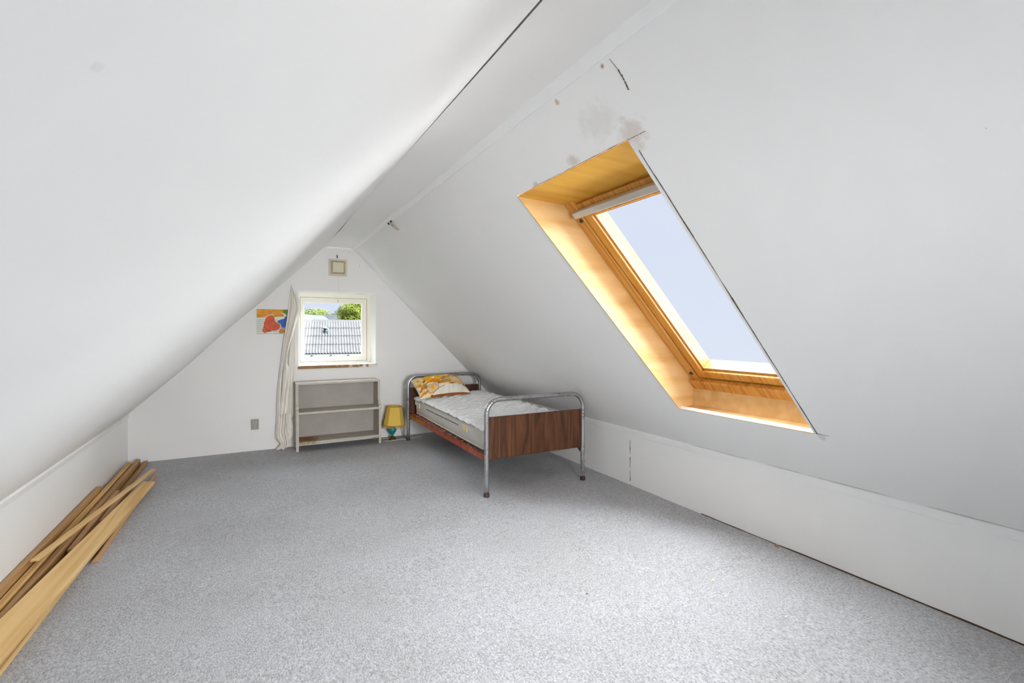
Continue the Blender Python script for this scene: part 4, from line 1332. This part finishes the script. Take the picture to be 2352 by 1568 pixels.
ND, ED, NZ, EZ = 36.0, 31.0, 1.92, -0.21       # ridge depth, eave depth and heights
nb = thing('neighbour_building', 'low outbuilding with grey corrugated roof just outside the small window', 'building', oloc(-11.47, ED, -3.2), -(YAW - 0.354))
def nbp(x, y, z):            # local: x along ridge, y away from us
    return (x, y, z + 3.2)
W0, W1 = -9.0, 9.0
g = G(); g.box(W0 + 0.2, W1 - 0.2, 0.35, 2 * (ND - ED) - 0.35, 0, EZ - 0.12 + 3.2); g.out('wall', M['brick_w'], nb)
g = G(); g.box(W0, W1, -0.02, 0.05, EZ - 0.55 + 3.2, EZ - 0.035 + 3.2); g.out('fascia', M['fascia'], nb)
pitch = 0.1775
sheet_w = pitch * 6
slope_len = math.hypot(ND - ED, NZ - EZ)
ncourse = 4
cl = slope_len / ncourse
def sheet_mesh():
    g = G()
    rows_ = []
    for v in range(2):
        row = []
        for i in range(6 * 8 + 1):
            x = sheet_w * i / 48
            row.append((x, v * (cl + 0.10), 0.032 * math.cos(2 * PI * x / pitch)))
        rows_.append(row)
    lo = [[(p[0], p[1], p[2] - 0.012) for p in r] for r in rows_]
    g.grid(rows_); g.grid(lo)
    for r, l_ in ((rows_[0], lo[0]), (rows_[1], lo[1])):
        g.grid([r, l_], smooth=False)
    return g
ang = math.atan2(NZ - EZ, ND - ED)
first = None
ncol = int((W1 - W0) / sheet_w)
for c_ in range(ncourse):
    for q in range(ncol):
        if first is None:
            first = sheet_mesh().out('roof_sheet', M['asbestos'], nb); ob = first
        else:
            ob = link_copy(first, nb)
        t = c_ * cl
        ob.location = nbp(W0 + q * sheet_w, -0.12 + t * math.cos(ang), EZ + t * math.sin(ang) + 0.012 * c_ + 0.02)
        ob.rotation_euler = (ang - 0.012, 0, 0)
g = G()
pr_ = [(5.0 - 0.35, NZ - 0.10 + 3.2), (5.0 - 0.02, NZ + 0.13 + 3.2), (5.0 + 0.02, NZ + 0.13 + 3.2), (5.35, NZ - 0.10 + 3.2)]
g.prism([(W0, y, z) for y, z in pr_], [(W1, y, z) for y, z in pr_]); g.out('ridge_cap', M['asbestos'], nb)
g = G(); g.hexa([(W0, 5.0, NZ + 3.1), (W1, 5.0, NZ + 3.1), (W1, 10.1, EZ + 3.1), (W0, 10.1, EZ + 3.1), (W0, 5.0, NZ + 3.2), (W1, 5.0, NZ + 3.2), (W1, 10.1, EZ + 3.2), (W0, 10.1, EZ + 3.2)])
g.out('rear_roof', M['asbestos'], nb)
for x in (-1.26, -0.13, 0.92):
    g = G(); g.box(x - 0.06, x + 0.06, -0.06, -0.01, EZ - 0.17 + 3.2, EZ - 0.11 + 3.2); g.out('gutter_bracket', M['cowl'], nb)
cw = (-0.50, 3.0)
zc = EZ + (NZ - EZ) * 3.0 / 5.0 + 3.2
g = G(); g.tube([(cw[0], cw[1], zc - 0.05), (cw[0], cw[1], zc + 0.30)], 0.12, 14)
g.lathe([(0.21, 0.30), (0.20, 0.33), (0.02, 0.47)], (cw[0], cw[1], zc), 14)
g.box(cw[0] - 0.20, cw[0] + 0.20, cw[1] - 0.20, cw[1] + 0.1, zc - 0.06, zc + 0.03)
g.out('vent_cowl', M['cowl'], nb)

def house(name, lat, dep, w_, d_, z_eave, z_ridge, rot, label, rm, wm, ridge_along):
    h = thing(name, label, 'house', oloc(lat, dep, -3.2), rot)
    g = G(); g.box(-w_ / 2, w_ / 2, 0, d_, 0, z_eave + 3.2); g.out('wall', wm, h)
    ov = 0.35
    if ridge_along == 'x':
        for s_ in (0, 1):
            y0 = -ov if s_ == 0 else d_ + ov
            g = G()
            g.hexa([(-w_ / 2 - ov, y0, z_eave + 3.0), (w_ / 2 + ov, y0, z_eave + 3.0), (w_ / 2 + ov, d_ / 2, z_ridge + 3.2), (-w_ / 2 - ov, d_ / 2, z_ridge + 3.2),
                    (-w_ / 2 - ov, y0, z_eave + 3.2), (w_ / 2 + ov, y0, z_eave + 3.2), (w_ / 2 + ov, d_ / 2, z_ridge + 3.4), (-w_ / 2 - ov, d_ / 2, z_ridge + 3.4)])
            rf = g.out('roof', rm, h)
            for q in range(1, 8):                       # courses of tiles
                t = q / 8
                yy = y0 + (d_ / 2 - y0) * t; zz = z_eave + (z_ridge - z_eave) * t + 3.21
                g = G(); g.box(-w_ / 2 - ov, w_ / 2 + ov, yy - 0.05, yy + 0.05, zz - 0.02, zz + 0.06); g.out('tile_course', rm, rf)
        for sx_ in (-1, 1):
            g = G(); x = sx_ * w_ / 2
            g.prism([(x - 0.1, 0, z_eave + 3.2), (x - 0.1, d_, z_eave + 3.2), (x - 0.1, d_ / 2, z_ridge + 3.2)], [(x + 0.1, 0, z_eave + 3.2), (x + 0.1, d_, z_eave + 3.2), (x + 0.1, d_ / 2, z_ridge + 3.2)])
            g.out('gable_wall', wm, h)
    else:
        g = G()
        g.prism([(-w_ / 2, 0, z_eave + 3.2), (w_ / 2, 0, z_eave + 3.2), (0, 0, z_ridge + 3.2)], [(-w_ / 2, d_, z_eave + 3.2), (w_ / 2, d_, z_eave + 3.2), (0, d_, z_ridge + 3.2)])
        g.out('gable_wall', wm, h)
        for s_ in (-1, 1):
            x0 = s_ * (w_ / 2 + ov); ze = z_eave - 0.2
            g = G()
            g.hexa([(x0, -ov, ze + 3.2), (0, -ov, z_ridge + 3.25), (0, d_, z_ridge + 3.25), (x0, d_, ze + 3.2), (x0, -ov, ze + 3.4), (0, -ov, z_ridge + 3.45), (0, d_, z_ridge + 3.45), (x0, d_, ze + 3.4)])
            rf = g.out('roof', rm, h)
            g = G()
            g.hexa([(x0, -ov - 0.06, ze + 3.1), (0, -ov - 0.06, z_ridge + 3.15), (0, -ov, z_ridge + 3.15), (x0, -ov, ze + 3.1), (x0, -ov - 0.06, ze + 3.45), (0, -ov - 0.06, z_ridge + 3.5), (0, -ov, z_ridge + 3.5), (x0, -ov, ze + 3.45)])
            g.out('bargeboard', M['fascia'], rf)
    return h
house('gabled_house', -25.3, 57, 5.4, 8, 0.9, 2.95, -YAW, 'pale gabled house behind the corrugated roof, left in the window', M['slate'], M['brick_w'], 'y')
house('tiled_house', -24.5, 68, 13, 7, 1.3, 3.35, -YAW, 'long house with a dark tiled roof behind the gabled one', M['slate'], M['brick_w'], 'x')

def leafmat(name, a_, b_):
    k = NT(name)
    v = k.coords()
    k.base(k.ramp(k.noise(v, 1.4, 4), [(0.3, a_), (0.7, b_)]))
    k.set(0.7, 0, 0.2)
    return k.m
LM = [leafmat('leaf_yellow_green', (0.11, 0.155, 0.018), (0.20, 0.24, 0.03)), leafmat('leaf_mid_green', (0.055, 0.095, 0.018), (0.11, 0.165, 0.028)), leafmat('leaf_dark_green', (0.025, 0.050, 0.022), (0.05, 0.08, 0.03))]
M['bark'] = plain('bark', (0.06, 0.045, 0.03), 0.9)
def tree(name, lat, dep, zc_, rx, rz, mat, label, seed, nleaf=6000, nblob=34, ls=0.11):
    rnd = random.Random(seed)
    t = thing(name, label, 'tree', oloc(lat, dep, -3.2), rnd.random() * 3, 'trees beyond the rooftops')
    cz = zc_ + 3.2
    g = G(); g.tube([(0, 0, 0), (0.1, 0, cz * 0.5), (0.0, 0.1, cz)], [0.28, 0.2, 0.1], 8); g.out('trunk', M['bark'], t)
    blobs = []
    for i in range(nblob):
        a_ = rnd.random() * 2 * PI; e = math.asin(rnd.uniform(-0.9, 1)); q = rnd.uniform(0.45, 0.85)
        blobs.append((rx * q * math.cos(a_) * math.cos(e), rx * q * math.sin(a_) * math.cos(e), cz + rz * q * math.sin(e), rnd.uniform(0.22, 0.38) * rx))
    g = G()
    for i in range(nleaf):
        bx, by, bz, br = blobs[i % nblob]
        n_ = Vector((rnd.gauss(0, 1), rnd.gauss(0, 1), rnd.gauss(0, 1))).normalized()
        c_ = Vector((bx, by, bz)) + n_ * br * rnd.uniform(0.75, 1.05)
        u_ = n_.cross(Vector((rnd.gauss(0, 1), rnd.gauss(0, 1), rnd.gauss(0, 1)))).normalized()
        n2 = (n_ + 0.6 * Vector((rnd.gauss(0, 1), rnd.gauss(0, 1), rnd.gauss(0, 1)))).normalized()
        w_ = n2.cross(u_).normalized()
        s_ = ls * rnd.uniform(0.6, 1.3)
        g.poly([c_ - u_ * s_, c_ + w_ * s_ * 0.5, c_ + u_ * s_, c_ - w_ * s_ * 0.5])
    cr = g.out('crown', mat, t, fix=False)
    cr['kind'] = 'stuff'
    return t
tree('broadleaf_tree', -15.9, 50, 2.8, 2.05, 1.75, LM[0], 'large bright green tree filling the right of the window view', 1, 26000, 90, 0.075)
tree('garden_tree', -34.6, 80, 3.2, 2.6, 1.25, LM[1], 'rounded green tree at the far left of the window view', 2)
tree('garden_tree', -29.0, 106, 3.4, 2.8, 1.4, LM[2], 'darker green tree behind the gabled house', 3)
tree('garden_tree', -26.2, 84, 2.9, 2.6, 1.25, LM[1], 'mid green tree behind the tiled roof', 4)
tree('garden_tree', -40.5, 90, 3.1, 3.2, 1.4, LM[0], 'yellowish green tree beyond the far left one', 5)
tree('garden_tree', -35.4, 88, 3.7, 2.6, 1.35, LM[0], 'pale green tree just left of the middle of the far treeline', 7)
tree('garden_tree', -33.2, 94, 3.9, 2.6, 1.3, LM[2], 'dark round tree in the middle of the far treeline', 8)
tree('garden_tree', -31.4, 101, 4.0, 2.8, 1.4, LM[1], 'green tree in the far treeline next to the large bright tree', 9)
tree('garden_tree', -20.6, 60, 1.9, 1.6, 0.9, LM[0], 'small yellow-green tree in front of the tiled roof', 6)


# ------------------------------------------------------------------ crumbs on the carpet
def scrap(name, x, y, pts, h_, mat, label, cat):
    g = G((x, y, 0))
    g.prism([(x + a, y + b, 0.0005) for a, b in pts], [(x + a * 0.9, y + b * 0.9, h_) for a, b in pts])
    return tag(g.out(name, mat), label, cat)
scrap('paper_scrap', 2.065, 1.681, [(-0.012, -0.004), (0.004, -0.007), (0.013, 0.001), (0.002, 0.006), (-0.009, 0.005)], 0.004, plain('ivory_paper', (0.80, 0.76, 0.55), 0.8), 'tiny cream paper scrap lying in the middle of the carpet', 'scrap')
scrap('wood_chip', XR - 0.022, 1.769, [(-0.012, -0.015), (0.010, -0.008), (0.014, 0.014), (-0.006, 0.010)], 0.008, M['plank2'], 'brown wood chip at the foot of the right knee wall', 'chip')
scrap('lint_crumb', 1.419, 1.881, [(-0.006, -0.003), (0.006, -0.002), (0.004, 0.005)], 0.004, M['crack'], 'dark crumb on the bright part of the carpet', 'crumb')
